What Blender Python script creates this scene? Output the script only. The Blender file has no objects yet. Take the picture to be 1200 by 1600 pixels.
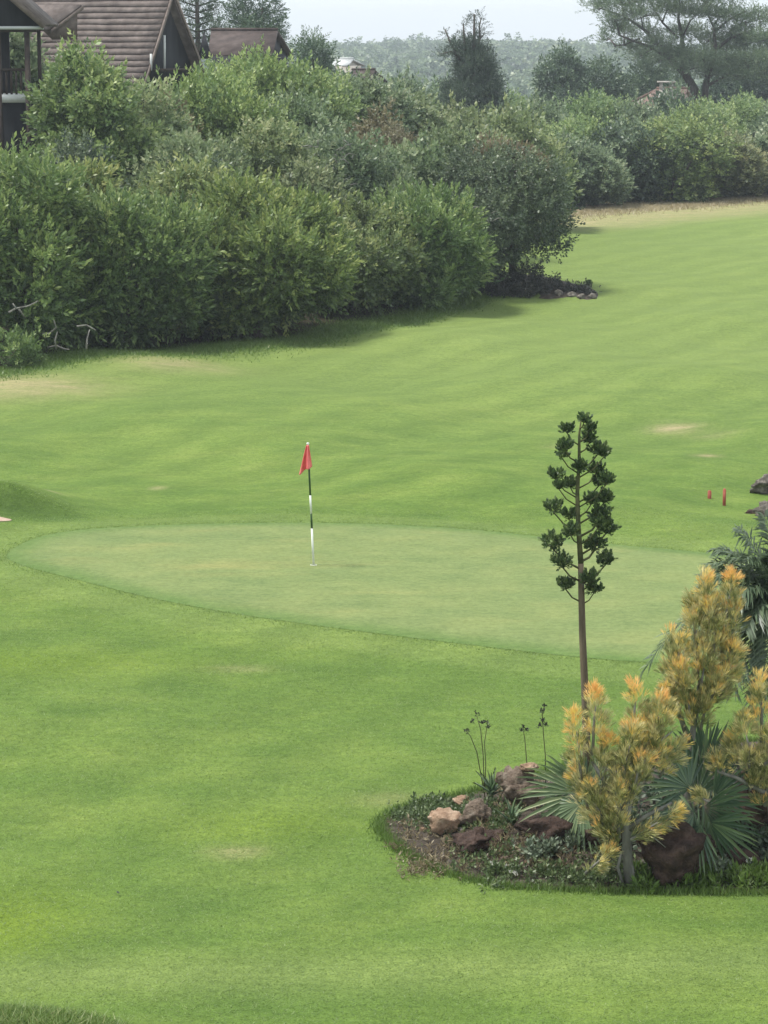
import bpy, math, random
import numpy as np
from mathutils import Vector, Matrix, noise as mnoise

R = math.radians
rng = np.random.default_rng(11)
random.seed(11)
S = bpy.context.scene
COL = S.collection

# ------------------------------------------------------------------ camera
CAM_Z = 9.1
F = 4000.0                       # focal length in photo pixels (photo 1200 x 1600)
PITCH = math.atan((800 - 70) / F)
cam_d = bpy.data.cameras.new('camera')
cam_d.sensor_fit = 'VERTICAL'
cam_d.sensor_height = 24.0
cam_d.lens = F / 1600 * 24.0
cam_d.clip_start = 0.5
cam_d.clip_end = 8000
cam = bpy.data.objects.new('camera', cam_d)
cam.location = (0, 0, CAM_Z)
cam.rotation_euler = (math.pi / 2 - PITCH, 0, 0)
COL.objects.link(cam)
S.camera = cam

# ------------------------------------------------------------------ sky, sun, exposure
SUN_EL, SUN_AZ = R(66), R(-88)   # azimuth from +Y towards +X: high, from the left
w = bpy.data.worlds.new('World')
S.world = w
w.use_nodes = True
nt = w.node_tree
bg = nt.nodes['Background']
sky = nt.nodes.new('ShaderNodeTexSky')
sky.sky_type = 'NISHITA'
sky.sun_disc = False
sky.sun_elevation = SUN_EL
sky.sun_rotation = SUN_AZ
sky.altitude = 1600
sky.air_density = 1.0
sky.dust_density = 3.0
veil = nt.nodes.new('ShaderNodeMix')          # thin even overcast veil over the blue
veil.data_type = 'RGBA'
veil.inputs[0].default_value = 0.72
veil.inputs[7].default_value = (8.6, 9.2, 9.7, 1)
nt.links.new(sky.outputs[0], veil.inputs[6])
nt.links.new(veil.outputs[2], bg.inputs[0])
bg.inputs[1].default_value = 0.076
sun_d = bpy.data.lights.new('sun', 'SUN')
sun_d.energy = 2.3
sun_d.angle = R(11)
sun_d.color = (1.0, 0.97, 0.91)
sun = bpy.data.objects.new('sun', sun_d)
sv = Vector((math.cos(SUN_EL) * math.sin(SUN_AZ), math.cos(SUN_EL) * math.cos(SUN_AZ), math.sin(SUN_EL)))
sun.rotation_euler = sv.to_track_quat('Z', 'Y').to_euler()
sun.location = (-30, 60, 60)
COL.objects.link(sun)
S.view_settings.view_transform = 'Standard'
S.view_settings.look = 'None'
S.view_settings.gamma = 1.0
S.view_settings.exposure = 0.95
S.view_settings.use_curve_mapping = False
S.cycles.max_bounces = 6
S.cycles.transparent_max_bounces = 6
S.cycles.volume_bounces = 0
S.cycles.use_denoising = True

# ------------------------------------------------------------------ pixel -> place
CP, SP = math.cos(PITCH), math.sin(PITCH)

def ray(px, py):
    a, b = px - 600.0, 800.0 - py
    return np.array([a, CP * F + SP * b, -SP * F + CP * b])

def P(px, py, Y):
    d = ray(px, py)
    t = Y / d[1]
    return Vector((d[0] * t, Y, CAM_Z + d[2] * t))

def flat(px, py):
    d = ray(px, py)
    t = -CAM_Z / d[2]
    return (d[0] * t, d[1] * t)

def ppm(Y):                      # photo pixels per metre at depth Y
    return F / (Y * CP + 1.0)

def sstep(a, b, x):
    t = np.clip((x - a) / (b - a), 0, 1)
    return t * t * (3 - 2 * t)

def chaikin(pts, n=2):
    p = [tuple(q) for q in pts]
    for _ in range(n):
        o = []
        for i in range(len(p)):
            a, b = p[i], p[(i + 1) % len(p)]
            o.append((a[0] * .75 + b[0] * .25, a[1] * .75 + b[1] * .25))
            o.append((a[0] * .25 + b[0] * .75, a[1] * .25 + b[1] * .75))
        p = o
    return np.array(p)

def poly_sd(x, y, poly):         # signed distance, positive inside
    x = np.asarray(x, float)
    y = np.asarray(y, float)
    if x.size <= 4000:
        sh = x.shape
        X, Yq = x.reshape(1, -1), y.reshape(1, -1)
        A = poly[:, :, None]
        E = np.roll(poly, -1, 0)[:, :, None] - A
        dx, dy = X - A[:, 0], Yq - A[:, 1]
        t = np.clip((dx * E[:, 0] + dy * E[:, 1]) / (E[:, 0] ** 2 + E[:, 1] ** 2 + 1e-12), 0, 1)
        d = np.sqrt(((dx - t * E[:, 0]) ** 2 + (dy - t * E[:, 1]) ** 2).min(0))
        by = A[:, 1] + E[:, 1]
        c = ((A[:, 1] > Yq) != (by > Yq)) & (X < E[:, 0] * dy / (E[:, 1] + 1e-12) + A[:, 0])
        return np.where(c.sum(0) % 2 == 1, d, -d).reshape(sh)
    d = np.full(np.shape(x), 1e9)
    ins = np.zeros(np.shape(x), bool)
    n = len(poly)
    for i in range(n):
        ax, ay = poly[i]
        bx, by = poly[(i + 1) % n]
        ex, ey = bx - ax, by - ay
        t = np.clip(((x - ax) * ex + (y - ay) * ey) / (ex * ex + ey * ey + 1e-12), 0, 1)
        d = np.minimum(d, (x - ax - t * ex) ** 2 + (y - ay - t * ey) ** 2)
        c = ((ay > y) != (by > y)) & (x < ex * (y - ay) / (ey + 1e-12) + ax)
        ins ^= c
    d = np.sqrt(d)
    return np.where(ins, d, -d)

GREEN = chaikin([flat(*q) for q in [(2, 872), (70, 838), (220, 826), (480, 821), (700, 828), (950, 856), (1100, 869),
    (1300, 892), (1430, 935), (1420, 1000), (1300, 1040), (1150, 1046), (1000, 1042), (880, 1032), (620, 1001),
    (400, 972), (240, 943), (100, 907), (25, 888)]], 2)
BED = chaikin([flat(*q) for q in [(592, 1290), (606, 1275), (640, 1260), (735, 1240), (830, 1215), (950, 1185), (1100, 1160),
    (1280, 1160), (1450, 1200), (1520, 1270), (1480, 1360), (1350, 1392), (1200, 1396), (1050, 1393), (930, 1392), (800, 1387), (715, 1370),
    (650, 1343), (612, 1315)]], 2)
ISLAND = chaikin([flat(*q) for q in [(738, 452), (770, 436), (840, 440), (890, 448), (928, 455), (938, 464), (915, 470), (850, 467), (770, 462)]], 2)
HX = np.array([-40, -16, -10.9, -8.2, -3.9, -1.3, 1.1, 3.9, 7.0, 8.5])
HY = np.array([62, 68, 71.5, 75.5, 78.5, 82.0, 87.0, 95.0, 100, 112])

def hedge_d(x, y):
    return y - np.interp(x, HX, HY)

def waves(x, y):
    return (0.10 * np.sin(0.42 * x + 0.23 * y + 1.0) + 0.08 * np.sin(-0.31 * x + 0.47 * y + 2.2)
            + 0.05 * np.sin(0.9 * x + 0.71 * y) + 0.04 * np.sin(-1.1 * x + 0.55 * y + 4))

m_c = flat(2, 803)
b_c = flat(-30, 1640)

def h(x, y):
    x = np.asarray(x, float)
    y = np.asarray(y, float)
    gd = poly_sd(x, y, GREEN)
    bd = poly_sd(x, y, BED)
    far = sstep(40, 55, y) * (1 - sstep(70, 150, y))
    z = waves(x, y) * (0.35 + 0.65 * far) * (1 - sstep(-3.0, 0.5, gd)) * (1 - sstep(-3, 0, bd))
    z = z + 0.10 * sstep(-2.5, 1.5, gd)
    # mound by the bunker, steep towards the viewer
    dx = (x - m_c[0]) / 1.15
    dy = y - m_c[1]
    dy = np.where(dy < 0, dy / 0.36, dy / 2.4)
    z = z + 0.60 * np.exp(-(dx * dx + dy * dy))
    # bank of longer grass at the lower left corner
    dx = (x - b_c[0]) / 1.3
    dy = (y - b_c[1]) / 0.75
    z = z + 0.20 * np.exp(-(dx * dx + dy * dy) ** 2)
    # planting bed mound
    z = z + 0.42 * sstep(0.0, 1.6, bd) - 0.035 * sstep(-.02, 0.06, bd)
    idd = poly_sd(x, y, ISLAND)
    z = z + 0.3 * sstep(0, 1.2, idd)
    # bank rising to the lodges on the left
    z = z + 3.4 * sstep(1, 32, hedge_d(x, y)) * (1 - sstep(1, 8, x + (y - 95) * .07)) * (1 - sstep(150, 260, y))
    # valley and far ridge
    z = z - 9.0 * sstep(210, 430, y) + 14.0 * sstep(480, 1250, y) - 16 * sstep(1300, 1750, y)
    z = z + sstep(400, 700, y) * (1.2 * np.sin(x * 0.017 + 1) + 0.8 * np.sin(x * 0.041 + y * 0.01))
    return z

def hz(x, y):
    return float(h(np.array([x]), np.array([y]))[0])

def G(px, py):                   # where the sight line meets the ground
    x, y = flat(px, py)
    d = ray(px, py)
    for _ in range(14):
        z = hz(x, y)
        t = (z - CAM_Z) / d[2]
        x, y = 0.5 * (x + d[0] * t), 0.5 * (y + d[1] * t)
    return Vector((x, y, hz(x, y)))

def G_many(pts):
    q = np.array(pts, float)
    a, b = q[:, 0] - 600.0, 800.0 - q[:, 1]
    D = np.stack([a, CP * F + SP * b, -SP * F + CP * b], -1)
    t = -CAM_Z / D[:, 2]
    x, y = D[:, 0] * t, D[:, 1] * t
    for _ in range(12):
        t = (h(x, y) - CAM_Z) / D[:, 2]
        x, y = .5 * (x + D[:, 0] * t), .5 * (y + D[:, 1] * t)
    return np.stack([x, y, h(x, y)], -1)

# ------------------------------------------------------------------ mesh helpers
def new_mesh(name, V, faces, mat, attrs=None, smooth=False):
    """faces: list of int arrays (n,k)"""
    V = np.asarray(V, np.float32).reshape(-1, 3)
    me = bpy.data.meshes.new(name)
    me.vertices.add(len(V))
    me.vertices.foreach_set('co', V.ravel())
    faces = [np.asarray(f, np.int32) for f in faces if len(f)]
    nl = sum(f.size for f in faces)
    npoly = sum(len(f) for f in faces)
    me.loops.add(nl)
    me.polygons.add(npoly)
    me.loops.foreach_set('vertex_index', np.concatenate([f.ravel() for f in faces]))
    tot = np.concatenate([np.full(len(f), f.shape[1], np.int32) for f in faces])
    st = np.concatenate([[0], np.cumsum(tot)[:-1]]).astype(np.int32)
    me.polygons.foreach_set('loop_start', st)
    me.polygons.foreach_set('loop_total', tot)
    if smooth:
        me.polygons.foreach_set('use_smooth', np.ones(npoly, bool))
    for k, a in (attrs or {}).items():
        at = me.attributes.new(k, 'FLOAT', 'POINT')
        at.data.foreach_set('value', np.asarray(a, np.float32))
    me.update(calc_edges=True)
    me.validate()
    if mat:
        me.materials.append(mat)
    return me

class MB:
    """collects pieces into ONE mesh"""
    def __init__(s):
        s.V, s.F, s.T, s.n = [], [], [], 0
    def add(s, V, faces, tint=0.5):
        V = np.asarray(V, float).reshape(-1, 3)
        s.V.append(V)
        for f in faces:
            f = np.asarray(f, int)
            if len(f):
                s.F.append(f + s.n)
        s.T.append(np.broadcast_to(np.asarray(tint, float), (len(V),)))
        s.n += len(V)
    def tube(s, pts, rad, sides=6, tint=0.5, cap=True):
        pts = np.asarray([tuple(p) for p in pts], float)
        rad = np.broadcast_to(np.asarray(rad, float), (len(pts),))
        tang = np.gradient(pts, axis=0)
        tang /= np.linalg.norm(tang, axis=1)[:, None] + 1e-9
        ref = np.array([0.31, 0.87, 0.1]) if abs(tang[0][2]) > 0.7 else np.array([0, 0, 1.0])
        u = np.cross(tang, ref)
        u /= np.linalg.norm(u, axis=1)[:, None] + 1e-9
        v = np.cross(tang, u)
        a = np.linspace(0, 2 * np.pi, sides, endpoint=False)
        ring = pts[:, None] + rad[:, None, None] * (u[:, None] * np.cos(a)[None, :, None] + v[:, None] * np.sin(a)[None, :, None])
        V = ring.reshape(-1, 3)
        i = np.arange(len(pts) - 1)[:, None] * sides
        j = np.arange(sides)[None]
        k = (np.arange(sides) + 1)[None] % sides
        q = np.stack([i + j, i + k, i + sides + k, i + sides + j], -1).reshape(-1, 4)
        fs = [q]
        if cap:
            fs += [np.arange(sides)[None, ::-1], (np.arange(sides) + (len(pts) - 1) * sides)[None]]
        s.add(V, fs, tint)
    def box(s, c, d, rot=None, tint=0.5):
        c = np.asarray(tuple(c), float)
        d = np.asarray(d, float) / 2
        v = np.array([[x, y, z] for x in (-1, 1) for y in (-1, 1) for z in (-1, 1)], float) * d
        if rot is not None:
            v = v @ np.array(rot).T
        s.add(v + c, [np.array([[0, 1, 3, 2], [4, 6, 7, 5], [0, 4, 5, 1], [2, 3, 7, 6], [0, 2, 6, 4], [1, 5, 7, 3]])], tint)
    def slab(s, quad, th, tint=0.5):
        """a plate: quad of 4 points, thickness th along its normal"""
        q = np.array([tuple(p) for p in quad], float)
        n = np.cross(q[1] - q[0], q[3] - q[0])
        n /= np.linalg.norm(n)
        V = np.vstack([q, q - n * th])
        s.add(V, [np.array([[0, 1, 2, 3], [7, 6, 5, 4], [0, 4, 5, 1], [1, 5, 6, 2], [2, 6, 7, 3], [3, 7, 4, 0]])], tint)
    def prism(s, poly, d, tint=0.5):
        """closed polygon of 3-D points pushed along vector d"""
        q = np.array([tuple(p) for p in poly], float)
        n = len(q)
        V = np.vstack([q, q + np.asarray(tuple(d), float)])
        side = np.array([[i, (i + 1) % n, (i + 1) % n + n, i + n] for i in range(n)])
        s.add(V, [np.arange(n)[None, ::-1], (np.arange(n) + n)[None], side], tint)
    def mesh(s, name, mat, smooth=False):
        return new_mesh(name, np.vstack(s.V), s.F, mat, {'tint': np.concatenate(s.T)}, smooth)

def link(name, me, parent=None, loc=(0, 0, 0), color=None):
    o = bpy.data.objects.new(name, me)
    COL.objects.link(o)
    o.location = loc
    if parent:
        o.parent = parent
    if color:
        o.color = (*color, 1)
    return o

def thing(name, label, cat, loc=(0, 0, 0), group=None, rotz=0):
    o = bpy.data.objects.new(name, None)
    COL.objects.link(o)
    o.empty_display_size = 0.2
    o.location = loc
    o.rotation_euler = (0, 0, rotz)
    o['label'] = label
    o['category'] = cat
    if group:
        o['group'] = group
    return o

def tag(o, label, cat, group=None):
    o['label'] = label
    o['category'] = cat
    if group:
        o['group'] = group
    return o

def struct(o):
    o['kind'] = 'structure'
    return o

def stuff(o, label, cat=None):
    o['kind'] = 'stuff'
    o['label'] = label
    if cat:
        o['category'] = cat
    return o

def unit(v):
    return v / (np.linalg.norm(v, axis=-1, keepdims=True) + 1e-9)

def scatter(T, TF, Pn, D, size, tint_t=None):
    """copy template verts T (v,3; z forward) to points Pn looking along D, random roll. returns V,F,idx"""
    n = len(Pn)
    D = unit(D)
    r = unit(rng.normal(size=(n, 3)))
    U = unit(np.cross(D, r))
    W = np.cross(D, U)
    size = np.broadcast_to(size, (n,))
    V = Pn[:, None] + size[:, None, None] * (U[:, None] * T[None, :, 0:1] + W[:, None] * T[None, :, 1:2] + D[:, None] * T[None, :, 2:3])
    Fs = (TF[None] + (np.arange(n) * len(T))[:, None, None]).reshape(-1, TF.shape[1])
    return V.reshape(-1, 3), Fs

def leaf_template(leaves):
    """leaves: (base z, out angle, azimuth, length, width)"""
    V, Fc = [], []
    for (z, ang, az, L, wd) in leaves:
        d = np.array([math.sin(ang) * math.cos(az), math.sin(ang) * math.sin(az), math.cos(ang)])
        s = np.array([-math.sin(az), math.cos(az), 0])
        b = np.array([0, 0, z])
        up = np.cross(s, d)
        n = len(V)
        V += [b, b + d * L * .5 + s * wd / 2 + up * .0, b + d * L - up * L * .12, b + d * L * .5 - s * wd / 2]
        Fc.append([n, n + 1, n + 2, n + 3])
    return np.array(V), np.array(Fc)

def sprig(n, zr, ar, L, wd, seed):
    r = random.Random(seed)
    return leaf_template([(zr[0] + (zr[1] - zr[0]) * i / max(1, n - 1), ar[1] + (ar[0] - ar[1]) * i / max(1, n - 1) + r.uniform(-.2, .2),
                           i * 2.4 + r.uniform(-.4, .4), L * r.uniform(.75, 1.2), wd * r.uniform(.8, 1.2)) for i in range(n)])

# ------------------------------------------------------------------ materials
def mat(name):
    m = bpy.data.materials.new(name)
    m.use_nodes = True
    t = m.node_tree
    return m, t, t.nodes['Principled BSDF']

def N(t, ty, **kw):
    n = t.nodes.new(ty)
    for k, v in kw.items():
        setattr(n, k, v)
    return n

def ramp(t, src, stops):
    r = N(t, 'ShaderNodeValToRGB')
    e = r.color_ramp.elements
    while len(e) < len(stops):
        e.new(0.5)
    for i, (p, c) in enumerate(stops):
        e[i].position = p
        e[i].color = (*c, 1)
    t.links.new(src, r.inputs[0])
    return r.outputs[0]

def noise_n(t, scale, detail=3, rough=.55, coord='Object', stretch=None):
    tc = N(t, 'ShaderNodeTexCoord')
    n = N(t, 'ShaderNodeTexNoise')
    n.inputs['Scale'].default_value = scale
    n.inputs['Detail'].default_value = detail
    n.inputs['Roughness'].default_value = rough
    if stretch:
        mp = N(t, 'ShaderNodeMapping')
        mp.inputs['Scale'].default_value = stretch
        t.links.new(tc.outputs[coord], mp.inputs[0])
        t.links.new(mp.outputs[0], n.inputs['Vector'])
    else:
        t.links.new(tc.outputs[coord], n.inputs['Vector'])
    return n.outputs['Fac']

def mixc(t, fac, a, b, mode='MIX'):
    m = N(t, 'ShaderNodeMix', data_type='RGBA', blend_type=mode)
    for i, v in ((0, fac), (6, a), (7, b)):
        if hasattr(v, 'is_linked') or isinstance(v, bpy.types.NodeSocket):
            t.links.new(v, m.inputs[i])
        elif i == 0:
            m.inputs[0].default_value = v
        else:
            m.inputs[i].default_value = (*v, 1)
    return m.outputs[2]

def math_n(t, op, a, b=None, clamp=False):
    m = N(t, 'ShaderNodeMath', operation=op, use_clamp=clamp)
    for i, v in enumerate((a, b)):
        if v is None:
            continue
        if isinstance(v, bpy.types.NodeSocket):
            t.links.new(v, m.inputs[i])
        else:
            m.inputs[i].default_value = v
    return m.outputs[0]

def attr(t, name):
    a = N(t, 'ShaderNodeAttribute')
    a.attribute_name = name
    return a.outputs['Fac']

def bump(t, b, src, strength=.4, dist=.05):
    n = N(t, 'ShaderNodeBump')
    n.inputs['Strength'].default_value = strength
    n.inputs['Distance'].default_value = dist
    t.links.new(src, n.inputs['Height'])
    t.links.new(n.outputs[0], b.inputs['Normal'])

def leaf_mat(name, stops, transl=.3, rough=.45, use_color=True):
    m, t, b = mat(name)
    c = ramp(t, attr(t, 'tint'), stops)
    if use_color:
        oi = N(t, 'ShaderNodeObjectInfo')
        c = mixc(t, 1.0, c, oi.outputs['Color'], 'MULTIPLY')
    t.links.new(c, b.inputs['Base Color'])
    b.inputs['Roughness'].default_value = rough
    b.inputs['Specular IOR Level'].default_value = .5
    tr = N(t, 'ShaderNodeBsdfTranslucent')
    t.links.new(c, tr.inputs[0])
    mx = N(t, 'ShaderNodeMixShader')
    mx.inputs[0].default_value = transl
    t.links.new(b.outputs[0], mx.inputs[1])
    t.links.new(tr.outputs[0], mx.inputs[2])
    t.links.new(mx.outputs[0], t.nodes['Material Output'].inputs[0])
    return m

def rough_mat(name, c1, c2, scale=6, rough=.85, bs=.5, bd=.03, stretch=None, c3=None):
    m, t, b = mat(name)
    f = noise_n(t, scale, 5, .6, stretch=stretch)
    st = [(.3, c1), (.7, c2)] if c3 is None else [(.28, c1), (.52, c2), (.72, c3)]
    t.links.new(ramp(t, f, st), b.inputs['Base Color'])
    b.inputs['Roughness'].default_value = rough
    b.inputs['Specular IOR Level'].default_value = .25
    bump(t, b, noise_n(t, scale * 3.5, 5, .65, stretch=stretch), bs, bd)
    return m

M = {}
M['hedge'] = leaf_mat('hedge_leaf', [(0, (.062, .100, .040)), (.4, (.148, .215, .080)), (.75, (.285, .355, .130)), (1, (.43, .47, .20))], .35)
M['scrub'] = leaf_mat('scrub_leaf', [(0, (.070, .100, .058)), (.4, (.150, .198, .106)), (.75, (.260, .310, .165)), (1, (.40, .41, .26))], .35)
M['dark'] = leaf_mat('dark_leaf', [(0, (.032, .052, .034)), (.5, (.076, .110, .064)), (1, (.175, .215, .115))], .25)
M['dry'] = leaf_mat('dry_leaf', [(0, (.16, .135, .085)), (.5, (.29, .245, .155)), (1, (.46, .40, .28))], .3)
M['purple'] = leaf_mat('dark_foliage', [(0, (0.026, 0.031, 0.024)), (.5, (0.050, 0.053, 0.041)), (1, (0.102, 0.096, 0.070))], .15)
M['fan'] = leaf_mat('fan_leaf', [(0, (.030, .062, .038)), (.4, (.075, .130, .072)), (.8, (.21, .285, .135)), (1, (.42, .47, .24))], .25, .35)
M['feather'] = leaf_mat('feather_leaf', [(0, (.065, .100, .060)), (.5, (.145, .200, .112)), (1, (.30, .36, .21))], .35, .4)
M['fire'] = leaf_mat('fire_stick', [(0, (.070, .090, .032)), (.22, (.195, .225, .070)), (.45, (.44, .43, .18)), (.68, (.68, .60, .32)), (.84, (.88, .70, .20)), (1, (.88, .55, .20))], .3, .5)
M['agave'] = leaf_mat('aloe_leaf', [(0, (.045, .085, .04)), (.5, (.10, .16, .08)), (1, (.26, .31, .15))], .1, .4)
M['cluster'] = leaf_mat('seed_cluster', [(0, (.030, .058, .026)), (.5, (.085, .135, .050)), (1, (.20, .25, .09))], .25)
M['cover'] = leaf_mat('ground_cover', [(0, (.05, .075, .03)), (.5, (.11, .16, .055)), (1, (.24, .28, .13))], .25)
M['grey_succ'] = leaf_mat('grey_succulent', [(0, (.08, .11, .07)), (.5, (.16, .20, .13)), (1, (.34, .37, .25))], .1)
M['petal'] = leaf_mat('petal', [(0, (.75, .72, .60)), (1, (.85, .84, .80))], .3, use_color=False)
M['straw'] = leaf_mat('straw', [(0, (.17, .135, .08)), (.5, (.31, .25, .145)), (1, (.46, .39, .24))], .3)
M['blade'] = leaf_mat('grass_blade', [(0, (.085, .150, .028)), (.5, (.160, .250, .055)), (.85, (.250, .335, .095)), (1, (.38, .39, .17))], .4)
M['bark'] = rough_mat('bark', (.045, .036, .028), (.15, .125, .10), 9, stretch=(1, 1, .25))
M['greybark'] = rough_mat('grey_bark', (.11, .105, .09), (.29, .28, .245), 7, stretch=(1, 1, .4))
M['stalk'] = rough_mat('flower_stalk', (.085, .065, .046), (.19, .145, .10), 14, stretch=(1, 1, .15), bd=.01)
M['stalkgreen'] = rough_mat('green_stalk', (.055, .065, .03), (.14, .13, .06), 14, bd=.01)
M['soil'] = rough_mat('soil', (.030, .024, .018), (.075, .060, .045), 5, bs=1, bd=.06, c3=(.13, .105, .08))
M['rock'] = rough_mat('rock_brown', (.075, .052, .038), (.20, .15, .11), 10, bs=.9, bd=.06, c3=(.34, .28, .22))
M['rockpink'] = rough_mat('rock_pink', (.20, .12, .075), (.38, .255, .17), 9, bs=.8, bd=.05, c3=(.58, .44, .32))
M['rockdark'] = rough_mat('rock_dark', (.030, .020, .016), (.075, .047, .036), 9, bs=.9, bd=.06, c3=(.13, .085, .065))
M['rockgrey'] = rough_mat('rock_grey', (.06, .052, .045), (.17, .15, .125), 9, bs=.9, bd=.06, c3=(.38, .34, .27))
M['sand'] = rough_mat('sand', (.36, .255, .185), (.48, .36, .27), 8, bs=.3, bd=.02)
M['roof'] = rough_mat('roof_course', (.085, .068, .060), (.150, .122, .108), 2.6, .8, .5, .02, c3=(.225, .185, .165))
M['roofdark'] = rough_mat('roof_dark', (.040, .029, .026), (.075, .056, .049), 2.0, .8, .5, .03, c3=(.11, .084, .074))
M['roofred'] = rough_mat('roof_red', (.11, .07, .055), (.20, .13, .105), 2.0, .8, .5, .03, c3=(.28, .22, .18))
M['timber'] = rough_mat('dark_timber', (.012, .013, .016), (.032, .033, .036), 3, .75, .4, .02, stretch=(1, 1, .2))
M['timberbrown'] = rough_mat('brown_timber', (.030, .023, .019), (.075, .056, .045), 4, .75, .4, .02)
M['barge'] = rough_mat('bargeboard', (.11, .085, .07), (.22, .175, .15), 4, .7, .3, .01)
M['white'] = rough_mat('white_paint', (.55, .55, .53), (.74, .74, .71), 3, .55, .15, .01)
M['plaster'] = rough_mat('plaster', (.34, .31, .27), (.52, .48, .42), 1.5, .8, .2, .01)
M['palesheet'] = rough_mat('pale_sheet_roof', (.42, .43, .42), (.62, .63, .61), 1.2, .5, .2, .01)
M['flagred'] = rough_mat('flag_cloth', (.82, .15, .15), (.90, .25, .23), 12, .7, .2, .004)
M['polewhite'] = rough_mat('pole_white', (.66, .68, .62), (.80, .81, .76), 6, .4, .05, .002)
M['polegreen'] = rough_mat('pole_green', (.025, .060, .018), (.05, .10, .03), 6, .4, .05, .002)
M['stake'] = rough_mat('red_stake', (.24, .055, .035), (.36, .10, .06), 9, .6, .3, .004)
M['glass'] = mat('window_glass')[0]
_b = M['glass'].node_tree.nodes['Principled BSDF']
_t = M['glass'].node_tree
_b.inputs['Roughness'].default_value = .08
_t.links.new(ramp(_t, noise_n(_t, 1.3), [(0, (.015, .018, .02)), (1, (.03, .035, .04))]), _b.inputs['Base Color'])

def grass_material(name, greenish):
    m, t, b = mat(name)
    big = noise_n(t, .12, 3, .5)
    mid = noise_n(t, .75, 4, .6, stretch=(.8, 1.1, 1))
    fine = noise_n(t, 9, 5, .7)
    tiny = noise_n(t, 46, 3, .7)
    if greenish:
        c = ramp(t, mid, [(.30, (.138, .186, .066)), (.5, (.164, .208, .074)), (.70, (.194, .230, .082))])
        yel = ramp(t, noise_n(t, .55, 4, .65, stretch=(.45, 1.3, 1)), [(.56, (0, 0, 0)), (.74, (1, 1, 1))])
        c = mixc(t, math_n(t, 'MULTIPLY', yel, .6), c, (.255, .248, .090))
    else:
        f = math_n(t, 'ADD', math_n(t, 'MULTIPLY', big, .45), math_n(t, 'MULTIPLY', mid, .55))
        c = ramp(t, f, [(.30, (.074, .132, .026)), (.47, (.101, .163, .032)), (.58, (.130, .192, .039)), (.72, (.170, .222, .052))])
        c = mixc(t, attr(t, 'lush'), c, (.155, .215, .016))
        c = mixc(t, attr(t, 'pale'), c, (.192, .245, .074))
        c = mixc(t, attr(t, 'rough_shade'), c, (.056, .098, .022))
        # faint mowing bands
        tcw = N(t, 'ShaderNodeTexCoord')
        mpw = N(t, 'ShaderNodeMapping')
        mpw.inputs['Rotation'].default_value = (0, 0, .55)
        wv = N(t, 'ShaderNodeTexWave')
        wv.inputs['Scale'].default_value = .16
        wv.inputs['Distortion'].default_value = 6.0
        wv.inputs['Detail'].default_value = 3
        wv.inputs['Detail Scale'].default_value = .6
        t.links.new(tcw.outputs['Object'], mpw.inputs[0])
        t.links.new(mpw.outputs[0], wv.inputs['Vector'])
        c = mixc(t, math_n(t, 'MULTIPLY', big, .95), c, ramp(t, wv.outputs['Fac'], [(.25, (.90, .91, .90)), (.75, (1.09, 1.08, 1.07))]), 'MULTIPLY')
        dn = math_n(t, 'MULTIPLY', attr(t, 'dry'), math_n(t, 'ADD', math_n(t, 'MULTIPLY', noise_n(t, 1.6, 4, .65, stretch=(.5, 1.2, 1)), 2.2), -.35), True)
        c = mixc(t, dn, c, (.340, .285, .155))
        c = mixc(t, attr(t, 'litter'), c, mixc(t, fine, (.035, .032, .018), (.085, .075, .045)))
    if greenish:
        c = mixc(t, math_n(t, 'MULTIPLY', attr(t, 'edge'), math_n(t, 'ADD', noise_n(t, 3, 4, .7), .35), True), c, (.098, .162, .042))
    mott = noise_n(t, 2.6, 5, .7, stretch=(.7, 1.2, 1))
    c = mixc(t, .5, c, ramp(t, mott, [(.3, (.80, .83, .80)), (.7, (1.2, 1.17, 1.2))]), 'MULTIPLY')
    var = ramp(t, fine, [(.25, (.66, .70, .64)), (.75, (1.32, 1.28, 1.32))])
    c = mixc(t, .8, c, var, 'MULTIPLY')
    c = mixc(t, .35 if greenish else .85, c, ramp(t, tiny, [(.3, (.62, .64, .62)), (.7, (1.4, 1.38, 1.4))]), 'MULTIPLY')
    if not greenish:
        fl = ramp(t, noise_n(t, 15, 3, .75, stretch=(.8, 1.2, 1)), [(.66, (0, 0, 0)), (.78, (1, 1, 1))])
        c = mixc(t, math_n(t, 'MULTIPLY', fl, .55), c, (.25, .29, .12))
    t.links.new(c, b.inputs['Base Color'])
    b.inputs['Roughness'].default_value = .9
    b.inputs['Specular IOR Level'].default_value = .12
    bump(t, b, math_n(t, 'ADD', math_n(t, 'MULTIPLY', fine, 1.0), math_n(t, 'MULTIPLY', tiny, .5)), .35 if greenish else .8, .03)
    return m

M['grass'] = grass_material('grass', False)
M['green'] = grass_material('green_turf', True)

# ------------------------------------------------------------------ ground
def patch(x, y, px, py, rx, ry_px, power=1.0):
    """soft elliptical patch of other grass: centre by photo pixel, radii in photo pixels"""
    c = flat(px, py)
    a = flat(px, py - ry_px)
    b = flat(px, py + ry_px)
    ry = abs(a[1] - b[1]) / 2
    rxm = rx / ppm(c[1])
    q = ((x - c[0]) / rxm) ** 2 + ((y - c[1]) / ry) ** 2
    return np.exp(-q ** power)

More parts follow.
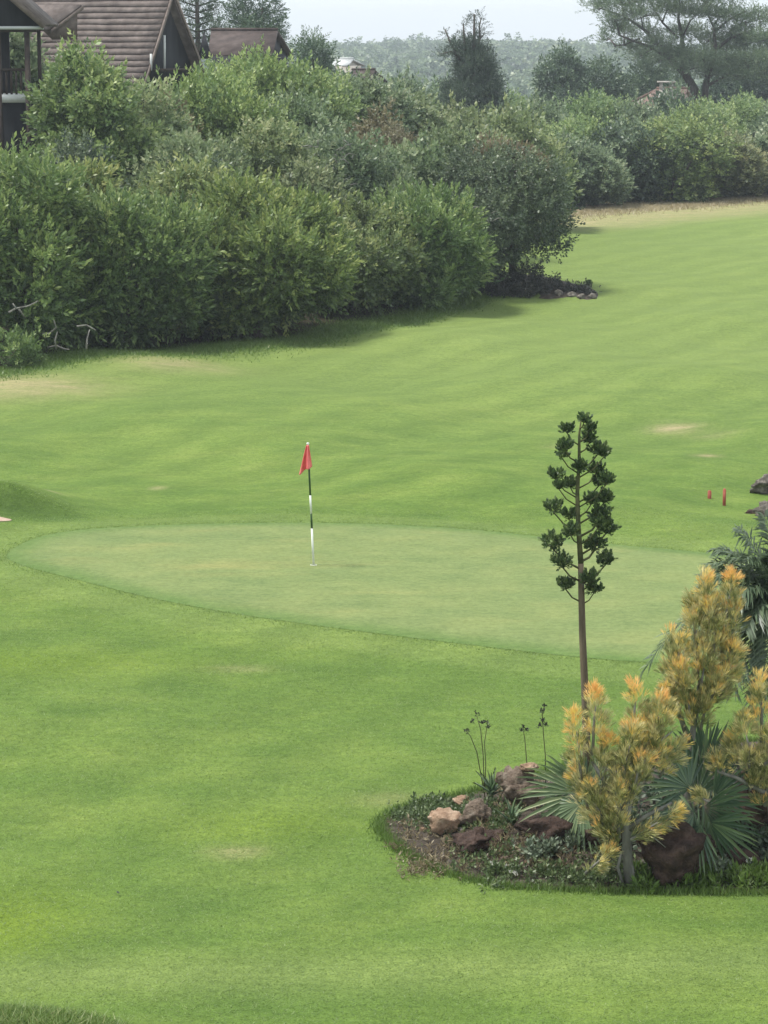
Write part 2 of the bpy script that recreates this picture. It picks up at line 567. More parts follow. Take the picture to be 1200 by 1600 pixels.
ys = np.concatenate([np.arange(-120, 16, 8.0), np.arange(18, 21, 1.0), np.arange(21, 58, .2), np.arange(58, 166, .8), np.geomspace(166, 1900, 70)])
xs_p = np.concatenate([np.arange(0, 12, .25), np.arange(12, 50, 1.2), np.geomspace(50, 900, 22)])
xs = np.concatenate([-xs_p[:0:-1], xs_p])
XX, YY = np.meshgrid(xs, ys)
gx, gy = XX.ravel(), YY.ravel()
gz = h(gx, gy)
nx, ny = len(xs), len(ys)
idx = np.arange(nx * ny).reshape(ny, nx)
quads = np.stack([idx[:-1, :-1], idx[:-1, 1:], idx[1:, 1:], idx[1:, :-1]], -1).reshape(-1, 4)
hd = hedge_d(gx, gy)
leftm = 1 - sstep(3.6, 4.8, gx)
litter = sstep(1.2, 3.0, hd) * leftm
front = flat(1000, 322)
line2 = np.interp(gx, [5, 10, 15, 23, 40, 100], [139, 140, 145, 155, 162, 190])
litter = np.maximum(litter, sstep(7, 12, gy - line2) * sstep(4, 8, gx))
litter = np.maximum(litter, sstep(170, 190, gy))
dry = patch(gx, gy, 20, 606, 130, 14) * 1.0 + patch(gx, gy, 270, 575, 90, 9) * .7 + patch(gx, gy, 1055, 661, 34, 5) * 1.3
dry = dry + patch(gx, gy, 1120, 673, 36, 3) * 1.0 + patch(gx, gy, 875, 697, 26, 3) + patch(gx, gy, 1105, 714, 16, 3)
dry = dry + patch(gx, gy, 30, 773, 26, 3) * .9 + patch(gx, gy, 75, 783, 22, 3) * .7 + patch(gx, gy, 365, 1332, 42, 10) * .8
dry = dry + patch(gx, gy, 250, 759, 9, 3) * .9 + patch(gx, gy, 375, 1050, 50, 5) * .5 + patch(gx, gy, 620, 1250, 60, 12) * .35
band2 = sstep(-16, -5, gy - line2) * sstep(4, 7, gx)
dry = np.clip(np.maximum(dry, band2 * .85), 0, 1)
lush = np.clip(patch(gx, gy, 20, 1440, 120, 70) * .55 + patch(gx, gy, 60, 1040, 260, 26) * .35 + patch(gx, gy, 420, 1290, 160, 30) * .35, 0, 1)
pale = sstep(50, 80, gy) * (1 - sstep(150, 190, gy)) * .55
gd_ = poly_sd(gx, gy, GREEN)
pale = np.maximum(pale, sstep(-1.3, -.9, gd_) * .30)
pale = np.maximum(pale, .5 * sstep(6, 0, np.abs(gy - 24.3 - .05 * gx) * 6))
rgh_shade = sstep(-3.2, -.6, hd) * leftm * .75
rgh_shade = np.maximum(rgh_shade, .9 * np.exp(-(((gx - m_c[0]) / 1.6) ** 2 + ((gy - m_c[1] + .45) / .5) ** 2)))  # mound's front face: its shade painted in as darker grass colour
rgh_shade = np.maximum(rgh_shade, .6 * np.exp(-((((gx - b_c[0]) / 1.35) ** 2 + ((gy - b_c[1]) / .8) ** 2)) ** 2))
rgh_shade = np.clip(rgh_shade, 0, 1)
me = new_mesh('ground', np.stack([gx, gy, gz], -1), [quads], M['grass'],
              {'litter': litter, 'dry': dry, 'lush': lush, 'pale': pale, 'rough_shade': rgh_shade}, True)
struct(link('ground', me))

def sheet(name, poly, lift, material, rings=14, tint=None):
    """a sheet over the ground filling a closed outline"""
    c = poly.mean(0)
    n = len(poly)
    V = [[c[0], c[1]]]
    for k in range(1, rings + 1):
        V += list(c + (poly - c) * (k / rings))
    V = np.array(V)
    z = h(V[:, 0], V[:, 1]) + lift
    z[-n:] -= lift * .7
    tri = np.array([[0, 1 + i, 1 + (i + 1) % n] for i in range(n)])
    q = []
    for k in range(rings - 1):
        a = 1 + k * n
        for i in range(n):
            j = (i + 1) % n
            q.append([a + i, a + n + i, a + n + j, a + j])
    ed = 1 - sstep(0.0, .75, poly_sd(V[:, 0], V[:, 1], poly))
    return struct(link(name, new_mesh(name, np.column_stack([V, z]), [tri, np.array(q)], material, {'edge': ed}, True)))

sheet('putting_green', GREEN, .014, M['green'], 44)
sheet('planting_bed', BED, .03, M['soil'], 30)
sheet('far_planting_bed', ISLAND, .03, M['soil'], 10)
SANDP = chaikin([flat(*q) for q in [(22, 820), (10, 816.5), (-40, 814), (-160, 815), (-170, 827), (-60, 826), (0, 823)]], 2)
sheet('bunker_sand', SANDP, .03, M['sand'], 8)

# grass blades: real geometry for the near lawn, the collar and the rough
def blades(x, y, L, wd, tint, lean=.5):
    n = len(x)
    z = h(x, y)
    a = rng.uniform(0, 2 * np.pi, n)
    le = rng.normal(0, lean, (n, 2)) * L[:, None]
    b1 = np.stack([x + np.cos(a) * wd / 2, y + np.sin(a) * wd / 2, z - .004], -1)
    b2 = np.stack([x - np.cos(a) * wd / 2, y - np.sin(a) * wd / 2, z - .004], -1)
    tp = np.stack([x + le[:, 0], y + le[:, 1], z + L], -1)
    V = np.stack([b1, b2, tp], 1).reshape(-1, 3)
    return V, np.arange(3 * n).reshape(-1, 3), np.repeat(tint, 3)

def lowfreq(x, y, s, k):
    r = np.random.default_rng(k)
    o = np.zeros_like(x)
    for _ in range(6):
        a, p = r.uniform(0, 6.28, 2)
        f = s * r.uniform(.5, 1.8)
        o += np.sin(f * (x * math.cos(a) + y * math.sin(a)) + p)
    return o / 6

def grass_stuff(name, label, x, y, L, wd, tint, lean=.5, material='blade'):
    V, Fc, tn = blades(x, y, L, wd, np.clip(tint, 0, 1), lean)
    o = link(name, new_mesh(name, V, [Fc], M[material], {'tint': tn}))
    return stuff(o, label, 'grass')

# near lawn
n = 230000
yy = 21.5 + (50 - 21.5) * rng.random(n) ** 1.2
xx = rng.uniform(-.175, .175, n) * yy
ok = (poly_sd(xx, yy, GREEN) < .02) & (poly_sd(xx, yy, BED) < 0)
xx, yy = xx[ok], yy[ok]
n = len(xx)
lu = patch(xx, yy, 20, 1440, 120, 70)
tn = .60 + .16 * lowfreq(xx, yy, 1.4, 1) + .14 * lowfreq(xx, yy, 5, 2) + rng.normal(0, .10, n) + .12 * lu
grass_stuff('lawn_grass', 'mown green grass covering the lawn round the putting green', xx, yy,
            rng.uniform(.006, .018, n), .008 + .00016 * yy, tn, 2.2)
# collar round the green and the edge of the bed, both a little longer
def along(poly, n, spread, off=0):
    seg = np.linalg.norm(np.roll(poly, -1, 0) - poly, axis=1)
    k = rng.choice(len(poly), n, p=seg / seg.sum())
    t = rng.random(n)[:, None]
    a, b = poly[k], np.roll(poly, -1, 0)[k]
    p = a + (b - a) * t
    nn = unit(np.stack([(b - a)[:, 1], -(b - a)[:, 0]], -1))
    p = p + nn * (off + rng.normal(0, spread, n))[:, None]
    return p[:, 0], p[:, 1]
x, y = along(GREEN, 9000, .12)
k = poly_sd(x, y, GREEN) < .03
grass_stuff('collar_grass', 'slightly longer collar of grass edging the putting green', x[k], y[k], rng.uniform(.012, .03, k.sum()), np.full(k.sum(), .016), rng.normal(.5, .14, k.sum()), 1.0)
x, y = along(BED, 22000, .07)
grass_stuff('bed_edge_grass', 'longer ragged grass growing along the edge of the rock garden', x, y, rng.uniform(.03, .10, len(x)), np.full(len(x), .012), rng.normal(.34, .2, len(x)), .4)
# rough at the lower left corner and along the hedge foot
n = 26000
x = b_c[0] + rng.normal(0, .9, n) + .1
y = b_c[1] + rng.uniform(-.9, .75, n)
q = ((x - b_c[0]) / 1.35) ** 2 + ((y - b_c[1]) / .78) ** 2 < 1.25
x, y = x[q], y[q]
grass_stuff('bank_grass', 'tufted longer grass on the bank in the lower left corner', x, y, rng.uniform(.03, .09, len(x)), np.full(len(x), .013), rng.normal(.55, .26, len(x)), .8)
n = 60000
x = rng.uniform(-14, 4.4, n)
y = np.interp(x, HX, HY) + rng.normal(.2, 1.3, n)
grass_stuff('hedge_foot_grass', 'long rough grass along the foot of the near hedge', x, y, rng.uniform(.02, .15, n) * rng.random(n) ** .5, np.full(n, .03), rng.normal(.40, .2, n), .7)
n = 30000
x = rng.uniform(4, 30, n)
y = np.interp(x, [5, 10, 15, 23, 40], [139, 140, 145, 155, 162]) + rng.normal(1.5, 2.4, n)
grass_stuff('dry_verge_grass', 'tall straw-coloured grass below the far hedge', x, y, rng.uniform(.04, .22, n), np.full(n, .05), rng.normal(.75, .22, n), 1.0, 'straw')

# ------------------------------------------------------------------ shrubs and trees
def lobes_bush(rx, ry, hgt, n, seed, low=.12):
    r = np.random.default_rng(seed)
    L = []
    for i in range(n):
        a = 2 * np.pi * (i + r.uniform(-.3, .3)) / n * 2.618
        e = r.uniform(-.9, 1.0)
        ce = math.sqrt(max(0, 1 - min(1, abs(e)) ** 2))
        k = r.uniform(.45, .86)
        rad = r.uniform(.18, .46) * min(rx, ry, hgt * .6)
        cz = hgt * (.50 + .36 * e)
        L.append((rx * k * ce * math.cos(a), ry * k * ce * math.sin(a), max(cz, rad * .7 + low * hgt), rad, rad * r.uniform(.8, 1.15)))
    L.append((0, 0, hgt * .45, min(rx, ry) * .72, hgt * .36))
    L.append((0, 0, hgt * .74, min(rx, ry) * .5, hgt * .26))
    k = hgt * .955 / max(l[2] + l[4] for l in L)
    kx = rx * 1.12 / max(abs(l[0]) + l[3] for l in L)
    return [(l[0] * kx, l[1], l[2] * k, l[3], l[4] * k) for l in L]

def sample_lobes(L, n, thick=.28, cut=.80):
    A = np.array([l[3] * l[3] + l[3] * l[4] for l in L])
    k = rng.choice(len(L), int(n * 2.2), p=A / A.sum())
    C = np.array([l[:3] for l in L])
    RR = np.array([[l[3], l[3], l[4]] for l in L])
    nr = unit(rng.normal(size=(len(k), 3)))
    t = 1 - thick * rng.random(len(k)) ** 1.6 + rng.normal(0, .03, len(k))
    p = C[k] + RR[k] * nr * t[:, None]
    keep = p[:, 2] > .05
    for i in range(len(L)):
        d = np.linalg.norm((p - C[i]) / RR[i], axis=1)
        keep &= ~((d < cut) & (k != i))
    p, nr = p[keep], nr[keep]
    return p[:n], nr[:n]

SPR = {
 'hedge': sprig(7, (0, .75), (.30, 1.05), .46, .21, 1),
 'scrub': sprig(6, (0, .7), (.4, 1.3), .46, .26, 2),
 'fine': sprig(8, (0, .9), (.5, 1.2), .34, .12, 3),
 'far': sprig(5, (0, .5), (.5, 1.4), .62, .46, 4),
 'long': sprig(5, (0, .5), (.3, .9), .75, .16, 5),
}

def foliage(L, n, size, kind, up=.5, tint0=.42, tvar=.16, seed=0, thick=.28, cut=.8, topgain=.10, clump=7):
    """sprigs gathered in clumps on the outside of the lobes, looser ones further in"""
    T, TF = SPR[kind]
    m = max(6, int(n * .72 / clump))
    c, nc_ = sample_lobes(L, m, thick * .6, cut)
    m = len(c)
    Dc = unit(nc_ * .75 + np.array([0, 0, up]) + rng.normal(0, .30, c.shape))
    tc = tvar * .8 * rng.normal(size=m)
    k = np.repeat(np.arange(m), clump)
    offs = rng.normal(0, 1, (len(k), 3)) * size * .46
    p = c[k] + offs * (1 - .0) + Dc[k] * (rng.uniform(-.5, .35, (len(k), 1)) * size)
    D = Dc[k] * .8 + offs / (size * .46) * .42 + rng.normal(0, .18, p.shape)
    nr = nc_[k]
    tt = tc[k]
    # long shoots that break the outline
    if kind in ('hedge', 'scrub'):
        ms = max(4, int(n * .012))
        cs, ns_ = sample_lobes(L, ms, .05, cut)
        ds = unit(ns_ * .6 + np.array([0, 0, .75]) + rng.normal(0, .35, cs.shape))
        ks = np.repeat(np.arange(len(cs)), 5)
        st_ = np.tile(np.arange(5) * .42, len(cs))[:, None] * size * rng.uniform(.6, 1.3, (len(cs), 1))[ks]
        bendv = np.array([0, 0, -.10]) * st_ ** 2
        p = np.vstack([p, cs[ks] + ds[ks] * st_ + bendv])
        D = np.vstack([D, ds[ks] + rng.normal(0, .25, (len(ks), 3))])
        nr = np.vstack([nr, ns_[ks]])
        tt = np.concatenate([tt, np.full(len(ks), .08)])
    p2, n2 = sample_lobes(L, int(n * .24), thick * 2.0, cut * .9)
    D2 = n2 * .7 + np.array([0, 0, up]) + rng.normal(0, .4, p2.shape)
    p, D, nr = np.vstack([p, p2]), np.vstack([D, D2]), np.vstack([nr, n2])
    tt = np.concatenate([tt, np.zeros(len(p2))])
    keep = p[:, 2] > .0
    p, D, nr, tt = p[keep], D[keep], nr[keep], tt[keep]
    V, Fc = scatter(T, TF, p, D, size * rng.uniform(.6, 1.25, len(p)))
    r = np.random.default_rng(seed)
    lf = sum(np.sin((p @ r.normal(0, 1.3, 3)) + r.uniform(0, 6)) for _ in range(5)) / 5
    t = tint0 + tt + tvar * .6 * rng.normal(size=len(p)) + .14 * lf + topgain * nr[:, 2]  # upward sprigs tinted lighter: young growth, plus sunlight on the tops painted in
    return V, Fc, np.clip(np.repeat(t, len(T)) + np.tile((T[:, 2] - .4) * .16, len(p)), 0, 1)

def stems_mesh(name, rx, ry, hgt, n, r0, seed, material, base_r=.15, top=.7):
    r = random.Random(seed)
    b = MB()
    for i in range(n):
        a = i * 2.4 + r.uniform(-.4, .4)
        bx, by = math.cos(a) * base_r * r.random(), math.sin(a) * base_r * r.random()
        k = r.uniform(.3, .62)
        tx, ty, tz = rx * k * math.cos(a), ry * k * math.sin(a), hgt * top * r.uniform(.7, 1.05)
        pts = []
        for j in range(6):
            u = j / 5
            pts.append((bx + (tx - bx) * u ** 1.5 + r.uniform(-.06, .06) * rx * u, by + (ty - by) * u ** 1.5 + r.uniform(-.06, .06) * ry * u, -.15 + (tz + .15) * u))
        b.tube(pts, np.linspace(r0, r0 * .25, 6), 6)
    return b.mesh(name, material, True)

CROWNS = {}
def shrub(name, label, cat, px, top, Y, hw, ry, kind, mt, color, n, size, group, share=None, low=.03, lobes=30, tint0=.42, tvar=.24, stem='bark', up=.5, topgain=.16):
    pt = P(px, top, Y)
    z0 = hz(pt.x, Y)
    hgt = pt.z - z0
    rx = hw / ppm(Y)
    t = thing(name, label, cat, (pt.x, Y, z0), group)
    if share is not None:
        key = (share, kind, mt)
        if key not in CROWNS:
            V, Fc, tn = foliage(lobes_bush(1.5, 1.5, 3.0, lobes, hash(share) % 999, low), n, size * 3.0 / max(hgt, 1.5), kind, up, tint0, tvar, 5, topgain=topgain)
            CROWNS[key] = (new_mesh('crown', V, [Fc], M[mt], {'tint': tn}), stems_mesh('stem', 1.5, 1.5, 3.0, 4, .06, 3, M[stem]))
        cm, sm = CROWNS[key]
        c = link('crown', cm, t, color=color)
        s_ = link('trunk', sm, t)
        c.scale = s_.scale = (rx / 1.42, ry / 1.42, hgt / 3.0)
        c.rotation_euler[2] = s_.rotation_euler[2] = 0
        if random.random() < .5:
            c.scale[0] *= -1
    else:
        sd = int(abs(px * 7 + top * 3))
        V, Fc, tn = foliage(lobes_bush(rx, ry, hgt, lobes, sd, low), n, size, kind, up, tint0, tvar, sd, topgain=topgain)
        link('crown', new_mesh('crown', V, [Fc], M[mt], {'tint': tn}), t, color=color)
        link('trunk', stems_mesh('trunk', rx, ry, hgt, 6, .09, sd, M[stem]), t)
    return t

GH = 'shrubs of the near hedge'
# front row of the near hedge, left to right
shrub('shrub', 'bright green bush at the left edge with bare pale branches below', 'bush', 30, 236, 76.5, 130, 3.0, 'hedge', 'hedge', (1.0, 1.06, .95), 9100, .37, GH)
shrub('shrub', 'green bush between the leftmost bush and the big round bush', 'bush', 190, 300, 78.0, 118, 2.8, 'hedge', 'hedge', (.94, 1.0, .92), 8400, .36, GH)
shrub('shrub', 'big round bush with yellow-green top in the middle of the near hedge', 'bush', 395, 282, 81.5, 138, 3.0, 'hedge', 'hedge', (1.02, 1.02, .85), 10500, .36, GH, tint0=.44)
shrub('shrub', 'olive bush over the dark gap right of the big round bush', 'bush', 548, 318, 87.0, 100, 2.6, 'scrub', 'hedge', (.92, .88, .85), 5880, .37, GH, low=.34, tint0=.40)
shrub('shrub', 'green bush drooping to the lawn beside the shaded grass', 'bush', 655, 300, 90.5, 108, 2.8, 'hedge', 'hedge', (.92, 1.0, .92), 7279, .37, GH, low=.06)
# second row
shrub('shrub', 'leafy bush climbing beside the veranda of the dark lodge', 'bush', 128, 72, 89, 92, 2.6, 'scrub', 'hedge', (.98, 1.04, .95), 6720, .41, GH, tint0=.46)
shrub('shrub', 'light bush below the left end of the tiled roof', 'bush', 232, 120, 92, 88, 2.6, 'scrub', 'scrub', (1.05, 1.12, .9), 5880, .39, GH, tint0=.46)
shrub('shrub', 'shaded dark bush just below the veranda', 'bush', 120, 208, 83.5, 70, 2.0, 'scrub', 'dark', (1.1, 1.1, 1.1), 3639, .37, GH)
shrub('shrub', 'grey-green bush above the round bush left of centre', 'bush', 285, 212, 87.5, 100, 2.6, 'scrub', 'scrub', (1.0, 1.05, .92), 5880, .37, GH)
shrub('shrub', 'olive bush on the crest behind the big round bush', 'bush', 420, 196, 91, 105, 2.8, 'scrub', 'scrub', (1.05, 1.08, .85), 5880, .37, GH, tint0=.46)
shrub('shrub', 'grey-green bush with whitish twigs above the olive bush', 'bush', 530, 208, 94, 92, 2.6, 'scrub', 'scrub', (.92, 1.0, .95), 5320, .37, GH)
shrub('shrub', 'brownish half-dry bush in the middle of the near hedge', 'bush', 588, 176, 101, 52, 2.2, 'scrub', 'dry', (.72, .76, .66), 2800, .41, GH)
shrub('shrub', 'green bush behind the drooping bush of the near hedge', 'bush', 650, 222, 98, 95, 2.8, 'scrub', 'scrub', (.92, 1.02, .88), 5320, .39, GH)
shrub('shrub', 'low green sapling thicket at the left edge against the grass', 'bush', 8, 520, 72.6, 55, 1.0, 'hedge', 'hedge', (.8, .9, .8), 900, .22, GH)
shrub('shrub', 'hazy green bush seen through the open veranda', 'bush', 16, 34, 97, 60, 1.5, 'scrub', 'scrub', (1.0, 1.08, 1.0), 2800, .5, GH)
# bushes that knit the front row to the slope behind
shrub('shrub', 'yellowish bush filling the dip above the second bush from the left', 'bush', 118, 252, 81.0, 78, 2.4, 'hedge', 'hedge', (1.05, 1.0, .88), 3800, .37, GH, tint0=.46)
shrub('shrub', 'olive bush just left of and behind the big round bush', 'bush', 300, 256, 85.0, 84, 2.4, 'scrub', 'hedge', (1.02, .98, .95), 3800, .38, GH, tint0=.44)
shrub('shrub', 'olive bush just right of and behind the big round bush', 'bush', 478, 258, 88.5, 84, 2.4, 'scrub', 'scrub', (1.02, 1.0, .88), 3800, .38, GH, tint0=.46)
shrub('shrub', 'grey-green bush between the drooping bush and the dark spreading tree', 'bush', 612, 262, 94.0, 76, 2.4, 'scrub', 'scrub', (.95, 1.0, .9), 3400, .38, GH)
# third row below the lodges
G3 = 'shrubs between the near hedge and the lodges'
shrub('shrub', 'rounded green bush below the gable of the tiled lodge', 'bush', 330, 108, 100, 75, 2.6, 'scrub', 'hedge', (1.02, 1.1, .95), 4000, .43, G3, 'a', tint0=.46)
shrub('shrub', 'pale brownish bush under the left corner of the tiled roof', 'bush', 262, 146, 97, 48, 2.0, 'scrub', 'dry', (.80, .82, .66), 2000, .43, G3, 'b')
shrub('shrub', 'bright green bush in front of the small brown-roofed lodge', 'bush', 398, 84, 110, 82, 2.8, 'scrub', 'hedge', (1.05, 1.12, .98), 4000, .43, G3, 'a')
shrub('shrub', 'green bush right of the bush below the small lodge', 'bush', 478, 106, 110, 76, 2.8, 'scrub', 'hedge', (.95, 1.02, .95), 4000, .43, G3, 'a')
shrub('shrub', 'mid green bush on the slope below the distant brown roof', 'bush', 372, 150, 100, 78, 2.6, 'scrub', 'hedge', (.98, 1.04, .9), 4000, .43, G3, 'a')
shrub('shrub', 'dark green bush on the slope right of the lodges', 'bush', 470, 158, 103, 76, 2.6, 'scrub', 'scrub', (.9, 1.0, .88), 4000, .43, G3, 'c')
shrub('shrub', 'grey bush just below the distant flat brown roof', 'bush', 562, 128, 116, 70, 2.8, 'scrub', 'scrub', (.98, 1.04, 1.0), 4000, .43, G3, 'c')
shrub('shrub', 'rounded olive bush left of the bare-topped dark tree', 'bush', 640, 150, 120, 76, 3.0, 'scrub', 'scrub', (1.0, 1.02, .9), 4000, .43, G3, 'c')
shrub('shrub', 'olive bush in front of the bare-topped dark tree', 'bush', 722, 176, 122, 80, 3.0, 'scrub', 'scrub', (1.02, 1.02, .84), 4000, .43, G3, 'c')
shrub('shrub', 'olive bush right of centre behind the spreading dark tree', 'bush', 806, 182, 128, 78, 3.0, 'scrub', 'scrub', (1.05, 1.08, .84), 4000, .43, G3, 'c')
shrub('shrub', 'green bush on the crest behind the brownish half-dry bush', 'bush', 700, 208, 110, 74, 3.0, 'scrub', 'scrub', (.92, .98, .82), 4000, .43, G3, 'c')
shrub('shrub', 'straw-tinged bush on the crest left of the spreading dark tree', 'bush', 612, 200, 108, 48, 2.4, 'scrub', 'dry', (.66, .70, .60), 2000, .43, G3, 'b')

# the far hedge across the fairway
GF = 'shrubs of the far hedge'
shrub('shrub', 'grey bush at the left end of the far hedge', 'bush', 872, 218, 146, 46, 3.2, 'scrub', 'scrub', (.92, 1.0, 1.0), 3200, .50, GF, 'c', low=.04)
shrub('shrub', 'pale grey-green bush second from the left in the far hedge', 'bush', 928, 232, 146.5, 50, 3.0, 'scrub', 'scrub', (1.0, 1.06, 1.05), 3200, .50, GF, 'c')
shrub('shrub', 'tall green bush rising behind the left part of the far hedge', 'bush', 905, 186, 156, 62, 3.5, 'scrub', 'hedge', (.98, 1.05, 1.0), 3200, .50, GF, 'a')
shrub('shrub', 'dark bush in the middle of the far hedge', 'bush', 990, 192, 152, 56, 3.4, 'scrub', 'dark', (1.25, 1.3, 1.25), 3200, .50, GF, 'd')
shrub('shrub', 'broad light-topped bush with deep shade below in the far hedge', 'bush', 1052, 184, 153, 80, 3.6, 'scrub', 'hedge', (.98, 1.0, .92), 3200, .50, GF, 'a')
shrub('shrub', 'bush with straw-coloured top at the right of the far hedge', 'bush', 1142, 214, 155, 54, 3.2, 'scrub', 'scrub', (1.12, 1.0, .85), 3200, .50, GF, 'c')
shrub('shrub', 'grey-green bush at the right edge of the far hedge', 'bush', 1208, 212, 158, 60, 3.4, 'scrub', 'scrub', (1.0, 1.05, 1.0), 3200, .50, GF, 'c')
GB = 'shrubs behind the far hedge'
for px, top, Y, hw, mt, col, sh, lab in [
    (850, 164, 165, 60, 'scrub', (.95, 1.03, 1.0), 'c', 'grey-green bush between the far hedge and the dark round trees'),
    (930, 148, 172, 60, 'hedge', (.9, 1.0, 1.0), 'a', 'green bush below the dark round trees left of the red roof'),
    (800, 148, 175, 46, 'hedge', (.9, .98, 1.0), 'a', 'green bush right of the bare-topped dark tree'),
    (690, 138, 178, 60, 'dark', (1.5, 1.6, 1.6), 'd', 'dark bush left of the foot of the bare-topped tree'),
    (625, 128, 182, 60, 'scrub', (.9, 1.0, 1.0), 'c', 'hazy bush below the far wooded plain'),
    (1100, 160, 172, 56, 'hedge', (1.05, 1.1, 1.1), 'a', 'light green bush right of the red-roofed house'),
    (1165, 152, 180, 56, 'hedge', (1.0, 1.08, 1.08), 'a', 'light green bush below the acacia at the right edge'),
    (1222, 170, 172, 50, 'scrub', (1.0, 1.08, 1.05), 'c', 'greyish bush half cut by the right edge above the far hedge'),
    (1056, 142, 176, 42, 'dark', (1.2, 1.3, 1.25), 'd', 'small dark bush in front of the chimney house'),
    (985, 165, 170, 46, 'scrub', (.95, 1.02, 1.0), 'c', 'rounded bush left of the red-roofed house'),
    (520, 112, 150, 44, 'dark', (1.5, 1.6, 1.5), 'd', 'dark bush left of the distant flat brown roof'),
    (760, 150, 168, 40, 'dark', (1.2, 1.25, 1.25), 'd', 'dark bush at the foot of the bare-topped tree')]:
    shrub('shrub', lab, 'bush', px, top, Y, hw, 3.6, 'scrub', mt, col, 3200, .54, GB, sh)

# ---- trees
def tree(name, label, loc, trunks, lobes, n, size, kind, mt, color, bark='bark', up=.4, tint0=.42, thick=.3, group=None, cut=.8, topgain=.1):
    """trunks: list of (points, r0, r1) relative to loc; lobes relative to loc"""
    t = thing(name, label, 'tree', loc, group)
    b = MB()
    for pts, r0, r1 in trunks:
        b.tube(pts, np.linspace(r0, r1, len(pts)), 7)
    link('trunk', b.mesh('trunk', M[bark], True), t)
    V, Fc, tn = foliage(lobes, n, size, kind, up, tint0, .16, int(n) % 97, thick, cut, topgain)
    link('crown', new_mesh('crown', V, [Fc], M[mt], {'tint': tn}), t, color=color)
    return t

def rel(o, px, py, Y):
    p = P(px, py, Y)
    return (p.x - o[0], p.y - o[1], p.z - o[2])

def lobe_px(o, px, py, Y, rpx, squash=1.0):
    q = rel(o, px, py, Y)
    r = rpx / ppm(Y)
    return (*q, r, r * squash)

# spreading dark tree at the tip of the near hedge
Y = 97.5
g = G(800, 447)
o = (g.x, g.y, g.z)
Y = g.y
lb = [lobe_px(o, a, b, Y + dy, r, s) for a, b, dy, r, s in [(790, 300, 0, 62, .8), (740, 300, 1, 55, .8), (835, 290, .5, 45, .8), (720, 345, -.8, 45, .9),
      (770, 345, -1.6, 48, .8), (840, 335, -.5, 40, .9), (868, 352, 0, 24, 1.0), (858, 385, 0, 20, .9), (700, 395, -.6, 48, .9), (745, 400, -1.0, 45, .8), (785, 385, -.6, 34, .7),
      (820, 372, .2, 34, .7), (800, 262, 1.2, 42, .6), (745, 262, 1.5, 42, .6), (690, 345, .5, 45, .9), (878, 372, .1, 14, 1.2), (876, 330, .2, 16, .9)]]
tk = [([rel(o, 800, 450, Y), rel(o, 801, 425, Y), rel(o, 798, 400, Y), rel(o, 790, 350, Y)], .16, .09),
      ([rel(o, 799, 405, Y), rel(o, 830, 375, Y - .2), rel(o, 858, 352, Y), rel(o, 874, 348, Y)], .08, .03),
      ([rel(o, 799, 402, Y), rel(o, 760, 370, Y - .3), rel(o, 735, 350, Y)], .09, .04)]
tree('shade_tree', 'dark spreading tree at the tip of the near hedge, trunk showing', o, tk, lb, 8200, .27, 'scrub', 'dark', (1.35, 1.30, 1.2), tint0=.42, up=.25)
# straw twigs on its top
t = thing('dry_shrub', 'straw-brown dry twigs on top of the dark spreading tree', 'bush', P(800, 300, Y + 2.6))
o2 = tuple(t.location)
V, Fc, tn = foliage([lobe_px(o2, 770, 248, Y + 2.4, 30, .7), lobe_px(o2, 828, 268, Y + 2.2, 28, .8), lobe_px(o2, 800, 254, Y + 2.6, 30, .6), lobe_px(o2, 846, 296, Y + 2.0, 16, 1.2)], 1100, .30, 'long', .6, .4, .2, 5)
link('crown', new_mesh('crown', V, [Fc], M['dry'], {'tint': tn}), t, color=(.72, .70, .62))
b = MB()
for k in range(9):
    q = rel(o2, random.uniform(755, 850), random.uniform(250, 285), Y + 2.3)
    b.tube([(0, 0, -3.2), (q[0] * .4, q[1] * .4, -.6), q], [.05, .035, .012], 5)
link('trunk', b.mesh('trunk', M['bark']), t)

# bare-topped dark tree
Y = 168
g = P(738, 185, Y)
o = (g.x, Y, hz(g.x, Y))
stm = [([(740, 178), (738, 120), (741, 70), (741, 22)], .25, .05), ([(736, 130), (722, 95), (705, 70), (695, 45)], .14, .04),
       ([(738, 110), (727, 80), (725, 55), (724, 37)], .12, .04), ([(741, 90), (750, 60), (749, 40), (752, 28)], .10, .03),
       ([(720, 95), (705, 80), (688, 85)], .07, .03), ([(745, 100), (758, 82), (766, 76)], .06, .03), ([(749, 62), (756, 54), (757, 50)], .05, .02)]
tk = [([rel(o, a, b, Y) for a, b in pts], r0, r1) for pts, r0, r1 in stm]
lb = [lobe_px(o, a, b, Y + dy, r, s) for a, b, dy, r, s in [(740, 150, 0, 34, 1), (725, 160, -1, 28, .9), (758, 155, -.5, 26, 1), (742, 115, 0, 28, 1.0), (735, 90, .3, 20, 1), (752, 100, 0, 20, 1),
      (765, 130, 0, 16, 1.2), (708, 150, 0, 14, .8), (700, 135, 0, 9, .6), (741, 72, 0, 10, 1.4), (712, 75, 0, 9, 1.0), (694, 84, 0, 6, .9), (741, 24, 0, 3.6, 2.2), (735, 36, 0, 3, 2.4),
      (746, 50, 0, 4, 2.4), (752, 32, 0, 3, 2), (724, 45, 0, 3, 3), (697, 52, 0, 3, 2.4), (702, 66, 0, 3.5, 2), (757, 52, 0, 3, 1.2), (766, 76, 0, 4, .8), (740, 60, 0, 4, 2.4)]]
tree('conifer_tree', 'dark narrow tree with bare ragged stems rising above the horizon', o, tk, lb, 8000, .36, 'fine', 'dark', (.72, .82, .82), up=.6, cut=.7)

